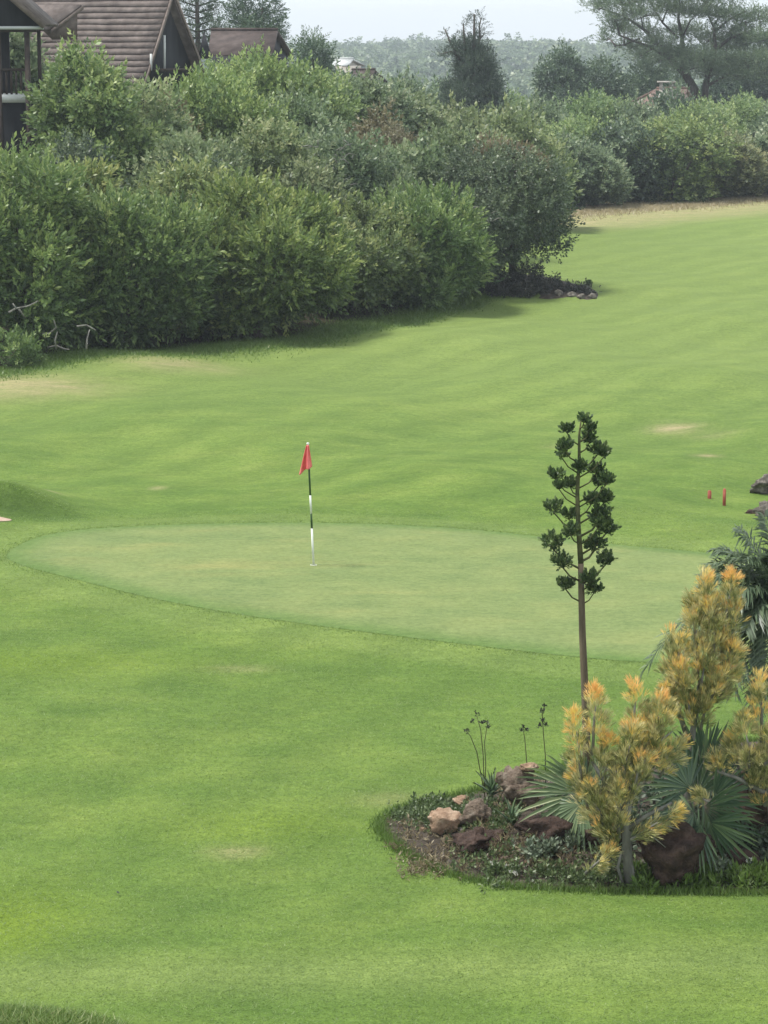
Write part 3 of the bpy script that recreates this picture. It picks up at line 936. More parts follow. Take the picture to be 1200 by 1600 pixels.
# umbrella acacia
Y = 215
g = P(1092, 190, Y)
o = (g.x, Y, hz(g.x, Y))
limbs = [([(1093, 200), (1092, 165), (1085, 140), (1070, 115), (1050, 95), (1040, 80)], .50, .20), ([(1092, 170), (1080, 130), (1068, 105), (1066, 60), (1060, 30)], .34, .12),
         ([(1100, 175), (1103, 130), (1112, 100), (1118, 78), (1115, 40)], .32, .12), ([(1050, 95), (1020, 75), (985, 62), (968, 55)], .16, .06), ([(1040, 82), (1005, 45), (975, 25), (935, 12)], .16, .05),
         ([(1060, 60), (1035, 35), (1020, 10)], .12, .05), ([(1115, 80), (1140, 60), (1165, 50), (1190, 60)], .16, .06), ([(1116, 50), (1140, 30), (1165, 18)], .12, .05),
         ([(1060, 32), (1062, 10), (1070, -10)], .10, .05), ([(1103, 135), (1135, 118), (1165, 105)], .14, .06), ([(1000, 60), (975, 70), (962, 72)], .08, .03), ([(1115, 42), (1100, 10), (1110, -15)], .1, .04)]
t = thing('acacia_tree', 'large flat-topped acacia with layered airy crown at the upper right', 'tree', o)
b = MB()
for pts, r0, r1 in limbs:
    m_ = len(pts)
    b.tube([rel(o, a, c, Y + (random.uniform(-1.5, 1.5) if i > 1 else 0)) for i, (a, c) in enumerate(pts)], np.linspace(r0, r1, m_), 7)
pads = [(935, 10, 26), (970, 2, 40), (1010, -6, 50), (1060, -14, 60), (1120, -8, 55), (960, 28, 26), (1000, 22, 34), (1045, 12, 40), (1090, 18, 40), (1130, 22, 40), (1165, 30, 32), (1185, 20, 26),
        (948, 58, 14), (975, 48, 26), (985, 70, 24), (1012, 48, 22), (1035, 66, 34), (1070, 48, 36), (1105, 60, 34), (1060, 82, 40), (1100, 90, 40), (1135, 72, 36), (1165, 64, 36), (1195, 58, 36),
        (1140, 98, 40), (1180, 92, 44), (1215, 82, 40), (1030, 92, 30), (1075, 104, 40), (1000, 86, 22), (1120, 112, 36), (1160, 116, 40), (1205, 112, 40), (1230, 60, 40), (1225, 30, 36), (965, 40, 20), (1150, 48, 34)]
lb = []
for (a, c, r) in pads:
    dy = random.uniform(-4.5, 4.5)
    q = rel(o, a, c, Y + dy)
    lb.append((*q, r / ppm(Y), random.uniform(5, 9) / ppm(Y)))
    near = min((rel(o, x, y, Y) for pts, _, _ in limbs for x, y in pts[1:]), key=lambda v: (v[0] - q[0]) ** 2 + (v[2] - q[2] + 1.2) ** 2)
    b.tube([near, ((near[0] + q[0]) / 2, (near[1] + q[1]) / 2, (near[2] * .35 + q[2] * .65)), (q[0], q[1], q[2] - .1)], [.09, .06, .03], 5)
    for _ in range(3):
        b.tube([(q[0], q[1], q[2] - .3), (q[0] + random.uniform(-1, 1) * r / ppm(Y), q[1] + random.uniform(-1, 1), q[2] + .1)], [.04, .012], 4)
link('trunk', b.mesh('trunk', M['bark'], True), t)
V, Fc, tn = foliage(lb, 18500, .48, 'fine', .7, .45, .16, 8, .9, .0, clump=5)
link('crown', new_mesh('crown', V, [Fc], M['scrub'], {'tint': tn}), t, color=(.85, .95, .92))

# round dark trees and the wood behind the acacia
def simple_tree(name, label, px, top, base, Y, hw, mt, col, n, size, lobes=12, kind='scrub', group=None, seed=0, low=.25, tint0=.42):
    pt = P(px, top, Y)
    z0 = hz(pt.x, Y)
    o = (pt.x, Y, z0)
    hg = pt.z - z0
    rx = hw / ppm(Y)
    lb = lobes_bush(rx, rx, hg, lobes, seed + px, low)
    tree(name, label, o, [([(0, 0, -.2), (.1, 0, hg * .3), (.15, .1, hg * .75)], .22, .07), ([(.1, 0, hg * .3), (rx * .5, .2, hg * .65)], .12, .04), ([(.1, 0, hg * .35), (-rx * .5, -.2, hg * .7)], .12, .04)],
         lb, n, size, kind, mt, col, tint0=tint0, group=group)
GT = 'trees of the far wood'
simple_tree('round_tree', 'dark round tree at the left end of the far wood', 878, 74, 0, 205, 48, 'dark', (1.2, 1.3, 1.25), 2600, .55, group=GT)
simple_tree('round_tree', 'dark round tree second from the left in the far wood', 945, 80, 0, 208, 50, 'dark', (1.15, 1.25, 1.2), 2600, .55, group=GT, seed=3)
simple_tree('round_tree', 'dark round tree just left of the chimney house', 1000, 92, 0, 212, 46, 'dark', (1.3, 1.4, 1.3), 2400, .55, group=GT, seed=5)
simple_tree('round_tree', 'dark tree behind the chimney house and the acacia trunk', 1050, 100, 0, 226, 50, 'dark', (1.4, 1.5, 1.4), 2400, .55, group=GT, seed=7)
simple_tree('round_tree', 'dark tree right of the acacia trunk', 1150, 84, 0, 228, 56, 'dark', (1.0, 1.15, 1.2), 2800, .55, group=GT, seed=9)
simple_tree('round_tree', 'dark tree at the right edge behind the acacia', 1215, 78, 0, 224, 56, 'dark', (1.0, 1.15, 1.2), 2800, .55, group=GT, seed=11)
GL = 'trees behind the lodges'
simple_tree('tall_tree', 'tall dark tree behind the small brown-roofed lodge', 405, -60, 0, 150, 52, 'dark', (1.25, 1.4, 1.4), 4200, .46, 14, 'fine', GL, 2, tint0=.45)
simple_tree('rounded_tree', 'dark rounded tree right of the small brown-roofed lodge', 484, 46, 0, 142, 40, 'dark', (1.15, 1.3, 1.3), 2800, .44, 12, 'fine', GL, 4)
# spiky shoots of the rounded tree
# thin pine behind the tiled lodge: tiers with sky between
Yp = 138
pt = P(308, 60, Yp)
o = (pt.x, Yp, hz(pt.x, Yp))
tk = [([rel(o, 308, 200, Yp), rel(o, 309, 60, Yp), rel(o, 306, -60, Yp)], .22, .06)]
lb = []
for k in range(12):
    py = 66 - k * 10
    for s_ in (-1, 1):
        tip = (308 + s_ * random.uniform(24, 38), py - random.uniform(2, 8))
        dyy = random.uniform(-1, 1)
        tk.append(([rel(o, 308, py + 4, Yp), rel(o, *tip, Yp + dyy)], .06, .015))
        for u in (.35, .65, .95):
            lb.append((*rel(o, 308 + (tip[0] - 308) * u, py + 2 + (tip[1] - py) * u, Yp + dyy * u), .30, .10))
tree('pine_tree', 'thin grey pine with tiers of branches beside the tiled gable', o, tk, lb, 2300, .30, 'fine', 'dark', (1.5, 1.55, 1.5), thick=.8, cut=0, group=GL)
simple_tree('small_conifer', 'small pointed conifer between the pine and the tall dark tree', 342, 24, 0, 150, 20, 'dark', (1.3, 1.45, 1.4), 1200, .40, 9, 'fine', GL, 6)

# far wooded plain: one mass
n = 5200
yy = 330 + (1320 - 330) * np.sqrt(rng.random(n))
xx = rng.uniform(-.2, .2, n) * yy
zz = h(xx, yy)
ht = rng.uniform(2.6, 5.5, n) * (1 + .5 * (rng.random(n) > .93))
wdt = rng.uniform(2.2, 4.6, n)
Vs, Fs, Ts, off = [], [], [], 0
ktri = np.where(yy < 650, 34, 20)
for kk in (34, 20):
    s_ = np.where(ktri == kk)[0]
    m_ = len(s_)
    d = unit(rng.normal(size=(m_, kk, 3)))
    d[:, :, 2] = np.abs(d[:, :, 2])
    c = np.stack([xx[s_], yy[s_], zz[s_]], -1)[:, None] + d * np.stack([wdt[s_], wdt[s_], ht[s_]], -1)[:, None] * rng.uniform(.8, 1.05, (m_, kk, 1))
    pp = c.reshape(-1, 3)
    T, TF = leaf_template([(0, 1.35, 0, 1, .9), (0, 1.35, 2.1, 1, .9), (0, 1.35, 4.2, 1, .9)])
    V, Fc = scatter(T, TF, pp, d.reshape(-1, 3) + rng.normal(0, .25, pp.shape), rng.uniform(.8, 1.5, len(pp)))
    Vs.append(V)
    Fs.append(Fc + off)
    off += len(V)
    Ts.append(np.repeat(np.clip(np.repeat(rng.normal(.40, .26, m_), kk) + rng.normal(0, .1, len(pp)), 0, 1), len(T)))
o = link('far_woodland', new_mesh('far_woodland', np.vstack(Vs), Fs, M['scrub'], {'tint': np.concatenate(Ts)}), color=(.9, 1.0, .9))
stuff(o, 'hazy bushland covering the plain up to the horizon', 'woodland')

# pale bare branches at the left foot of the hedge
t = thing('bare_branches', 'pale leafless branches sticking out low at the left of the hedge', 'branches', P(60, 560, 73.0))
o2 = tuple(t.location)
for pts in [[(14, 488), (25, 482), (45, 478), (60, 470)], [(25, 482), (20, 474)], [(30, 484), (40, 497)], [(66, 522), (78, 521), (88, 512), (84, 500)], [(75, 543), (88, 540), (100, 545), (108, 546)],
            [(120, 510), (135, 508), (150, 516)], [(0, 560), (25, 556), (45, 548), (56, 543)], [(135, 545), (136, 530), (140, 515)],
            [(88, 545), (86, 532), (90, 518)]]:
    b = MB()
    b.tube([rel(o2, a, c, 73.2 + random.uniform(-.25, .25)) for a, c in pts], np.linspace(.034, .018, len(pts)), 6)
    link('branch', b.mesh('branch', M['greybark'], True), t)

# whitish dead twigs caught in the hedge
for (lab, Yt, seed, box_) in [('whitish dead twigs on the crest of the hedge behind the round bush', 91.5, 3, (470, 560, 225, 290)), ('whitish dead twigs between the olive bush and the dark tree', 93.5, 5, (690, 770, 320, 350))]:
    r = random.Random(seed)
    t = thing('dead_twigs', lab, 'twigs', P((box_[0] + box_[1]) / 2, box_[3], Yt), 'dead twigs in the near hedge')
    o2 = tuple(t.location)
    for k in range(22):
        b = MB()
        a, c = r.uniform(*box_[:2]), r.uniform(*box_[2:])
        q = rel(o2, a, c, Yt - r.uniform(1.2, 2.2))
        e = (q[0] + r.uniform(-.5, .5), q[1], q[2] + r.uniform(-.12, .3))
        b.tube([q, ((q[0] + e[0]) / 2, q[1], (q[2] + e[2]) / 2 + r.uniform(0, .1)), e], [.022, .018, .008], 5)
        link('twig', b.mesh('twig', M['greybark']), t)

# ------------------------------------------------------------------ lodges
def V3(*a):
    return Vector(a)

# dark lodge with veranda at the left edge
Yh = 90.0
gx0 = P(-170, 60, Yh).x
xr = P(44, 60, Yh).x
zt, zb = P(0, 47, Yh).z, P(0, 148, Yh).z
zg = hz(-13, Yh) - .3
t = thing('dark_lodge', 'dark timber lodge with open veranda cut by the left edge', 'house', (xr - 2.5, Yh, zg))
o2 = tuple(t.location)
def rl(x, y, z):
    return (x - o2[0], y - o2[1], z - o2[2])
b = MB()
b.box(rl((gx0 + xr) / 2, Yh + 1.1, (zg + zb - .25) / 2), (xr - gx0, 2.0, zb - .25 - zg))
link('wall', b.mesh('wall', M['timber']), t)
b = MB()
b.box(rl((gx0 + P(-8, 0, Yh).x) / 2, Yh + 3.2, (zb + zt) / 2), (P(-8, 0, Yh).x - gx0, .15, zt - zb))
link('wall', b.mesh('wall', M['timber']), t)
b = MB()
b.box(rl((gx0 + xr) / 2 + .06, Yh + 1.1, zb - .13), (xr - gx0 + .22, 2.3, .28))
link('deck', b.mesh('deck', M['white']), t)
for pxp in (-3, 42):
    b = MB()
    xx_ = P(pxp, 60, Yh).x
    b.box(rl(xx_, Yh + .02, (zg + zt) / 2), (.17, .17, zt - zg))
    link('post', b.mesh('post', M['timberbrown']), t)
for k in range(3):
    b = MB()
    b.box(rl(P(42, 60, Yh).x + .02, Yh + 1.0 + k * 1.0, (zb + zt) / 2), (.12, .12, zt - zb))
    if k == 2:
        link('post', b.mesh('post', M['timberbrown']), t)
b = MB()
zr = P(0, 109, Yh).z
b.box(rl((gx0 + xr) / 2, Yh + .0, zr), (xr - gx0 - .1, .10, .10))
link('handrail', b.mesh('handrail', M['timberbrown']), t)
bal = MB()
bal.box((0, 0, 0), (.075, .05, zr - zb))
balm = bal.mesh('baluster', M['timberbrown'])
x = xr - .28
while x > gx0 + 1.2:
    link('baluster', balm, t, rl(x, Yh + .0, (zr + zb) / 2))
    x -= .17
apx, apz = P(-62, -72, Yh).x, P(-62, -72, Yh).z
ex, ez = P(70, 42, Yh).x, P(70, 42, Yh).z
lx = 2 * apx - ex
b = MB()
b.prism([rl(lx, Yh - .1, ez), rl(ex, Yh - .1, ez), rl(apx, Yh - .1, apz)], (0, .12, 0))
link('gable', b.mesh('gable', M['timber']), t)
b = MB()
for sx in (ex, lx):
    q = [rl(apx, Yh - .35, apz + .12), rl(apx, Yh + 3.4, apz + .12), rl(sx, Yh + 3.4, ez + .02), rl(sx, Yh - .35, ez + .02)]
    b.slab(q if sx > apx else q[::-1], .12)
rf = link('roof', b.mesh('roof', M['roof']), t)
b = MB()
for sx in (ex, lx):
    d = Vector((sx - apx, 0, ez - apz)).normalized()
    L = (Vector((sx, 0, ez)) - Vector((apx, 0, apz))).length
    nrm = Vector((-d.z, 0, d.x))
    rot = np.array([[d.x, 0, nrm.x], [0, 1, 0], [d.z, 0, nrm.z]])
    b.box(rl((apx + sx) / 2, Yh - .385, (apz + ez) / 2 + .03), (L + .1, .06, .17), rot)
link('bargeboard', b.mesh('bargeboard', M['barge']), t)
b = MB()
b.tube([rl(lx, Yh - .28, ez - .06), rl(ex, Yh - .28, ez - .03)], [.06, .06], 7)
link('gutter', b.mesh('gutter', M['palesheet']), t)
b = MB()
b.box(rl((gx0 + xr) / 2, Yh + .02, zt + .04), (xr - gx0 + .6, .2, .22))
link('beam', b.mesh('beam', M['timberbrown']), t)

# tiled A-frame lodge
A = P(268, -10, 104.0)
Lp = P(231, 108, 101.6)
Rp = P(317, 118, 106.4)
gl = Vector((Rp.x - Lp.x, Rp.y - Lp.y, 0)).normalized()
rd = Vector((-gl.y, gl.x, 0))            # ridge runs left and back
if rd.x > 0:
    rd = -rd
zg = hz(-9, 104) - .3
t = thing('tiled_lodge', 'steep A-frame lodge with brown tiled roof and dark gable', 'house', (A.x, A.y, zg))
o2 = tuple(t.location)
def rv(v):
    return Vector((v[0] - o2[0], v[1] - o2[1], v[2] - o2[2]))
dn1 = (Lp - A)
dn2 = (Rp - A)
ext = 1.35
L2, R2 = A + dn1 * ext, A + dn2 * ext
b = MB()
ins = -gl.cross(Vector((0, 0, 1))) * 0
gin = rd * .35
b.prism([rv(A + gin), rv(L2 + gin), rv(R2 + gin)], rd * .12)
link('gable', b.mesh('gable', M['timber']), t)
b = MB()
cen = (L2 + R2) / 2 + rd * 4.2
rot = np.array([[gl.x, rd.x, 0], [gl.y, rd.y, 0], [0, 0, 1]])
b.box(rv(Vector((cen.x, cen.y, (zg + L2.z) / 2 + .2))), ((R2 - L2).length * .86, 7.6, L2.z - zg + .6), rot)
link('wall', b.mesh('wall', M['timber']), t)
RL = 8.6
nc = 17
# roof courses: each course a board of tiles lapping the one below
def courses(t, top, down, length, nc, matname, seed, name='tile_course', lift=.05, per=1):
    r = random.Random(seed)
    nrm = rd.cross(down).normalized()
    if nrm.z < 0:
        nrm = -nrm
    for k in range(nc):
        a, c = k / nc, (k + 1) / nc
        b = MB()
        m_ = 14
        up0, lo = top + down * a, top + down * (c + .012)
        V = []
        for i in range(m_ + 1):
            s = length * i / m_
            j = r.uniform(-.012, .012)
            V.append([rv(up0 + rd * s + nrm * .005), rv(lo + rd * s + nrm * (lift + j * .6) + down * (j * .25)), rv(lo + rd * s + nrm * (-.02) + down * (j * .25)), rv(up0 + rd * s - nrm * .03)])
        V = np.array([[tuple(q) for q in row] for row in V]).reshape(-1, 3)
        fq = []
        for i in range(m_):
            for e in range(4):
                f_ = (e + 1) % 4
                fq.append([i * 4 + e, i * 4 + f_, i * 4 + 4 + f_, i * 4 + 4 + e])
        b.add(V, [np.array(fq), np.array([[3, 2, 1, 0]]), np.array([[m_ * 4, m_ * 4 + 1, m_ * 4 + 2, m_ * 4 + 3]])])
        link(name, b.mesh(name, M[matname]), t)
courses(t, A, dn1 * ext, RL, nc, 'roof', 4)
b = MB()
nrm2 = rd.cross(dn2).normalized()
q = [rv(A), rv(A + rd * RL), rv(R2 + rd * RL), rv(R2)]
b.slab(q, .08)
link('roof_slope', b.mesh('roof_slope', M['roof']), t)
b = MB()
b.tube([rv(A - rd * .06), rv(A + rd * RL)], [.09, .09], 8)
link('ridge_cap', b.mesh('ridge_cap', M['roof']), t)
for (p0, p1) in ((A, L2), (A, R2)):
    b = MB()
    b.slab([rv(p0 - rd * .10 + Vector((0, 0, .07))), rv(p1 - rd * .10 + Vector((0, 0, .07))), rv(p1 - rd * .10 - Vector((0, 0, .16))), rv(p0 - rd * .10 - Vector((0, 0, .16)))], .06)
    link('bargeboard', b.mesh('bargeboard', M['barge']), t)
# white posts in the gable
for (pa, pb, yy_) in (((257, 55), (257, 112), 103.2), ((236, 84), (236, 110), 101.7)):
    b = MB()
    p0, p1 = P(*pa, yy_), P(*pb, yy_)
    b.tube([rv(p0), rv(p1)], [.05, .05], 6)
    link('post', b.mesh('post', M['white']), t)
b = MB()
s0, s1 = P(238, 108, 101.8), P(316, 110, 106.0)
mid = (s0 + s1) / 2
b.box(rv(mid), ((s1 - s0).length * .92, .25, .12), rot)
link('balcony_rail', b.mesh('balcony_rail', M['timberbrown']), t)
# dormer on the roof
b = MB()
d0, d1, d2 = P(128, 10, 101.0), P(78, 48, 100.4), P(128, 46, 101.4)
bk = rd * 2.6
b.slab([rv(d0), rv(d1), rv(d1 + bk), rv(d0 + bk)], .1)
link('dormer_roof', b.mesh('dormer_roof', M['roof']), t)
b = MB()
b.slab([rv(d0 - rd * .07 + Vector((0, 0, .05))), rv(d1 - rd * .07 + Vector((0, 0, .05))), rv(d1 - rd * .07 - Vector((0, 0, .12))), rv(d0 - rd * .07 - Vector((0, 0, .12)))], .06)
link('bargeboard', b.mesh('bargeboard', M['barge']), t)
b = MB()
b.prism([rv(d0 + rd * .2), rv(d1 + rd * .2), rv(P(92, 62, 101.0) + rd * .2), rv(P(128, 62, 101.6) + rd * .2)], rd * .1)
link('dormer_wall', b.mesh('dormer_wall', M['barge']), t)

# small brown-roofed lodge
def small_house(name, label, px0, px1, pyr, pye, Y, roofm, wallm, gdx=17, deep=2.6, gable='right', hip=6):
    r0, r1 = P(px0, pyr, Y + 1), P(px1, pyr, Y)
    rdv = Vector((r1.x - r0.x, r1.y - r0.y, 0))
    e0, e1 = P(px0 - hip, pye, Y - deep + 1), P(px1 - 8, pye, Y - deep)
    e0.z = e1.z = (e0.z + e1.z) / 2
    zg = hz(r0.x, Y) - .3
    t = thing(name, label, 'house', (r0.x, Y, zg))
    o_ = Vector(t.location)
    b = MB()
    b.slab([r0 - o_, e0 - o_, e1 - o_, r1 - o_], .1)
    link('roof', b.mesh('roof', M[roofm]), t)
    k0, k1 = Vector((e0.x, 2 * r0.y - e0.y, e0.z)), Vector((2 * r1.x - e1.x + .5, 2 * r1.y - e1.y, e1.z))
    b = MB()
    b.slab([r1 - o_, k1 - o_, k0 - o_, r0 - o_], .1)
    link('roof', b.mesh('roof', M[roofm]), t)
    for (rr, ee, kk, sgn) in ((r1, e1, k1, -1), (r0, e0, k0, 1)):
        b = MB()
        off = rdv.normalized() * (.25 * sgn)
        b.prism([rr - o_ + off - Vector((0, 0, .1)), ee - o_ + off - Vector((0, 0, .1)), kk - o_ + off - Vector((0, 0, .1))], off * .4)
        link('gable', b.mesh('gable', M[wallm]), t)
    b = MB()
    mn = Vector((min(e0.x, k0.x) + .3, min(e0.y, e1.y) + .4, zg))
    mx = Vector((max(e1.x, k1.x) - .3, max(k0.y, k1.y) - .4, e0.z - .05))
    b.box((mn + mx) / 2 - o_, tuple(mx - mn))
    link('wall', b.mesh('wall', M[wallm]), t)
    b = MB()
    b.tube([r0 - o_ + Vector((0, 0, .03)), r1 - o_ + Vector((0, 0, .03))], [.09, .09], 6)
    link('ridge_cap', b.mesh('ridge_cap', M[roofm]), t)
    return t, o_, r0, r1, e0, e1
t, o_, r0, r1, e0, e1 = small_house('small_lodge', 'small lodge with plain brown roof behind the bushes', 330, 434, 47, 86, 128, 'roofdark', 'timber')
b = MB()
a0, a1, a2 = P(318, 50, 124), P(309, 92, 123.5), P(331, 92, 124.5)
b.prism([a0 - o_, a1 - o_, a2 - o_], (0, .6, 0))
link('porch_gable', b.mesh('porch_gable', M['timber']), t)
small_house('brown_roofed_hut', 'distant hut with brown roof below the wooded plain', 550, 586, 109, 128, 172, 'roofdark', 'plaster', deep=2.0)
t, o_, r0, r1, e0, e1 = small_house('pale_roofed_house', 'distant house with pale metal roof among the bushes', 524, 552, 92, 102, 196, 'palesheet', 'plaster', deep=2.2)
t, o_, r0, r1, e0, e1 = small_house('red_roofed_house', 'house with reddish tiled roof and square chimney below the acacia', 1026, 1074, 138, 172, 186, 'roofred', 'plaster', deep=4.0, hip=42)
# chimney of the red-roofed house: shaft, four pillars, cap
cc = P(1041, 146, 185.2)
b = MB()
b.box(cc - o_ - Vector((0, 0, .4)), (.95, .8, 1.3))
ch = link('chimney', b.mesh('chimney', M['plaster']), t)
zc = cc.z - o_.z + .25
for sx in (-1, 1):
    for sy in (-1, 1):
        b = MB()
        b.box((cc.x - o_.x + sx * .36, cc.y - o_.y + sy * .3, zc + .25), (.2, .18, .5))
        q = link('chimney_pillar', b.mesh('chimney_pillar', M['plaster']), ch)
b = MB()
b.box((cc.x - o_.x, cc.y - o_.y, zc + .56), (1.25, 1.05, .12))
link('chimney_cap', b.mesh('chimney_cap', M['plaster']), ch)

# ------------------------------------------------------------------ golf things
g = G(490, 884)
g.z += .012
topp = P(481, 693, g.y + .05)
t = thing('golf_flagstick', 'golf pin with red flag on a green and white striped pole', 'flagstick', g)
ax = topp - g
def seg(py0, py1, matn, r, name='pole_section'):
    u0, u1 = (884 - py0) / 191, (884 - py1) / 191
    b = MB()
    b.tube([ax * u0, ax * u1], [r, r], 10)
    link(name, b.mesh(name, M[matn], True), t)
seg(884, 826, 'polewhite', .019)
seg(826, 802.5, 'polegreen', .0185)
seg(802.5, 774, 'polewhite', .018)
seg(774, 728, 'polegreen', .0175)
seg(728, 694, 'polewhite', .017)
b = MB()
b.tube([ax * .992, ax * .996, ax * 1.004, ax * 1.008], [.012, .026, .026, .012], 10)
link('pole_tip', b.mesh('pole_tip', M['polewhite'], True), t)
# hanging flag: a cloth sheet with folds, fastened along the top of the pole
nu, nv = 16, 18
V = []
kf = ppm(g.y)
for j in range(nv + 1):
    v = j / nv
    for i in range(nu + 1):
        u = i / nu                                   # 0 at the right fold, 1 at the fly
        on = ax * (1 - .008 - v * .19)
        xr_ = (1.5 + 3.6 * v) / kf
        xl_ = -(2.0 + 13.5 * v ** .95) / kf
        drop = (-2 * (1 - u) + 10 * u ** 1.4) * v / kf
        fold = math.sin(u * 10.5 + v * 1.3) * .060 * (.2 + v) - .045
        V.append((on.x + xr_ + (xl_ - xr_) * u, on.y - .03 + fold, on.z - drop - .012 * math.sin(u * 10) * v))
V = np.array(V)
q = np.array([[j * (nu + 1) + i, j * (nu + 1) + i + 1, (j + 1) * (nu + 1) + i + 1, (j + 1) * (nu + 1) + i] for j in range(nv) for i in range(nu)])
fm = new_mesh('flag', V, [q], M['flagred'], None, True)
fo = link('flag', fm, t)
sm_ = fo.modifiers.new('cloth', 'SOLIDIFY')
sm_.thickness = .004
# hole cup rim
b = MB()
a = np.linspace(0, 2 * np.pi, 25)
b.tube([(.056 * math.cos(k), .056 * math.sin(k), .003) for k in a], np.full(25, .004), 5, cap=False)
cup = link('hole_rim', b.mesh('hole_rim', M['polewhite']), None, g)
tag(cup, 'white rim of the hole at the foot of the golf pin', 'golf hole')

for (px, pt_, pb, wpx, lab) in ((1108.5, 766, 779, 5.5, 'short reddish-brown marker stake left of the taller stake'), (1131.5, 763, 790, 4.6, 'tall reddish-brown marker stake right of the shorter stake')):
    g = G(px, pb)
    k = ppm(g.y)
    hh = (pb - pt_) / k / CP
    ww = wpx / k
    b = MB()
    b.box((0, 0, hh / 2 - .08), (ww, ww * .8, hh + .10))
    b.add(np.array([[-ww / 2, -ww * .4, hh - .03], [ww / 2, -ww * .4, hh - .03], [ww / 2, ww * .4, hh - .03], [-ww / 2, ww * .4, hh - .03], [-ww * .32, -ww * .25, hh], [ww * .32, -ww * .25, hh], [ww * .32, ww * .25, hh], [-ww * .32, ww * .25, hh]]),
          [np.array([[0, 1, 5, 4], [1, 2, 6, 5], [2, 3, 7, 6], [3, 0, 4, 7], [4, 5, 6, 7]])])
    oo = link('marker_stake', b.mesh('marker_stake', M['stake']), None, g)
    tag(oo, lab, 'stake', 'marker stakes beside the fairway')

# ------------------------------------------------------------------ rocks
def ico(sub):
    import bmesh
    bm = bmesh.new()
    bmesh.ops.create_icosphere(bm, subdivisions=sub, radius=1)
    V = np.array([v.co[:] for v in bm.verts])
    Fc = np.array([[v.index for v in f.verts] for f in bm.faces])
    bm.free()
    return V, Fc
ICO3, ICO4 = ico(3), ico(4)

def rock(name, label, loc, dims, seed, matn, cat='rock', group=None, cuts=9, rotz=0, flat_bottom=True, sub=4, nz=.22):
    r = np.random.default_rng(seed)
    V, Fc = (ICO4 if sub == 4 else ICO3)
    V = V.copy()
    for _ in range(cuts):
        n_ = unit(r.normal(size=3) * np.array([1, 1, .8]))
        d_ = r.uniform(.5, .82)
        s = V @ n_
        V = V - np.outer(np.clip(s - d_, 0, None), n_) * .92
    off = Vector(r.uniform(-50, 50, 3))
    ds = np.array([mnoise.fractal(Vector(v) * 1.7 + off, .8, 2.1, 6) - .55 * abs(mnoise.noise(Vector(v) * 4.2 + off)) - .35 * abs(mnoise.noise(Vector(v) * 9.0 + off)) for v in V])
    V = V * (1 + nz * 1.25 * ds)[:, None]
    V = V / (np.abs(V).max(0) + 1e-6) * np.asarray(dims) / 2
    V[:, 2] += dims[2] * .32
    me = new_mesh(name, V, [Fc], M[matn], None, False)
    o = link(name, me, None, loc)
    o.rotation_euler[2] = rotz
    tag(o, label, cat, group)
    return o

def on_bed(px, py):
    return G(px, py)

GR = 'rocks of the rock garden'
def rock_px(label, px, pyb, wpx, hpx, seed, matn, depth=.8, dz=0, **kw):
    g = on_bed(px, pyb)
    k = ppm(g.y)
    return rock('rock', label, (g.x, g.y + .1, g.z + dz), (wpx / k, wpx / k * depth, hpx / k * 1.25), seed, matn, group=GR, **kw)

rock_px('pinkish angular rock near the left tip of the rock garden', 694, 1309, 62, 42, 5, 'rockpink', cuts=11)
rock_px('dark brown rock below the aloe in the rock garden', 748, 1332, 96, 44, 6, 'rockdark', rotz=.3, nz=.34)
rock_px('brown lumpy rock right of the pinkish rock', 742, 1296, 60, 46, 21, 'rock')
rock_px('weathered rock under the flat pale rock on the bed crest', 808, 1262, 90, 64, 8, 'rock', nz=.35)
rock_px('small brown stone beside the aloe', 722, 1268, 34, 22, 9, 'rockpink')
rock_px('dark rock under the left fan palm', 858, 1318, 110, 44, 10, 'rockdark')
rock_px('large dark brown boulder under the right fan palm', 1058, 1386, 128, 110, 12, 'rockdark', nz=.26, cuts=7)
rock_px('dark rock between the two yellow shrub stems', 945, 1330, 90, 50, 13, 'rockdark')
rock_px('small brown rock near the right edge of the rock garden', 1165, 1362, 60, 34, 14, 'rockdark')
rock_px('brown rock mound behind the right fan palm', 1180, 1300, 110, 110, 15, 'rockdark', nz=.3)
g = on_bed(824, 1258)
k = ppm(g.y)
rock('rock', 'flat pale pinkish rock balanced on the crest of the bed', (g.x, g.y, P(824, 1203, g.y).z), (40 / k, 30 / k, 16 / k), 16, 'rockpink', group=GR, cuts=6)
GS = 'loose stones in the rock garden'
for i, (px, py, s_, mt_, lab) in enumerate([
    (660, 1300, .13, 'rockpink', 'small pinkish stone left of the pinkish angular rock'), (672, 1335, .10, 'rock', 'small brown stone below the pinkish angular rock'),
    (704, 1352, .12, 'rockgrey', 'small grey stone at the lower left edge of the soil'), (650, 1282, .09, 'rockdark', 'small dark stone at the left tip of the soil'),
    (790, 1345, .14, 'rock', 'brown stone just right of the dark brown rock'), (826, 1350, .11, 'rockpink', 'small pinkish stone beside the grey succulents'),
    (845, 1290, .16, 'rockgrey', 'grey stone on top of the soil above the dark rock'), (722, 1300, .12, 'rockgrey', 'grey stone wedged between the pinkish and the brown rocks'),
    (788, 1278, .15, 'rock', 'brown stone between the two aloes'), (760, 1276, .13, 'rockpink', 'pinkish stone at the foot of the star-shaped aloe'),
    (1120, 1350, .18, 'rock', 'brown stone right of the large dark boulder'), (1010, 1352, .15, 'rockgrey', 'grey stone left of the large dark boulder')]):
    g = on_bed(px, py)
    rock('stone', lab, (g.x, g.y, g.z), (s_, s_ * .8, s_ * .7), 100 + i, mt_, group=GS, sub=3, rotz=i * 1.3, cuts=6)
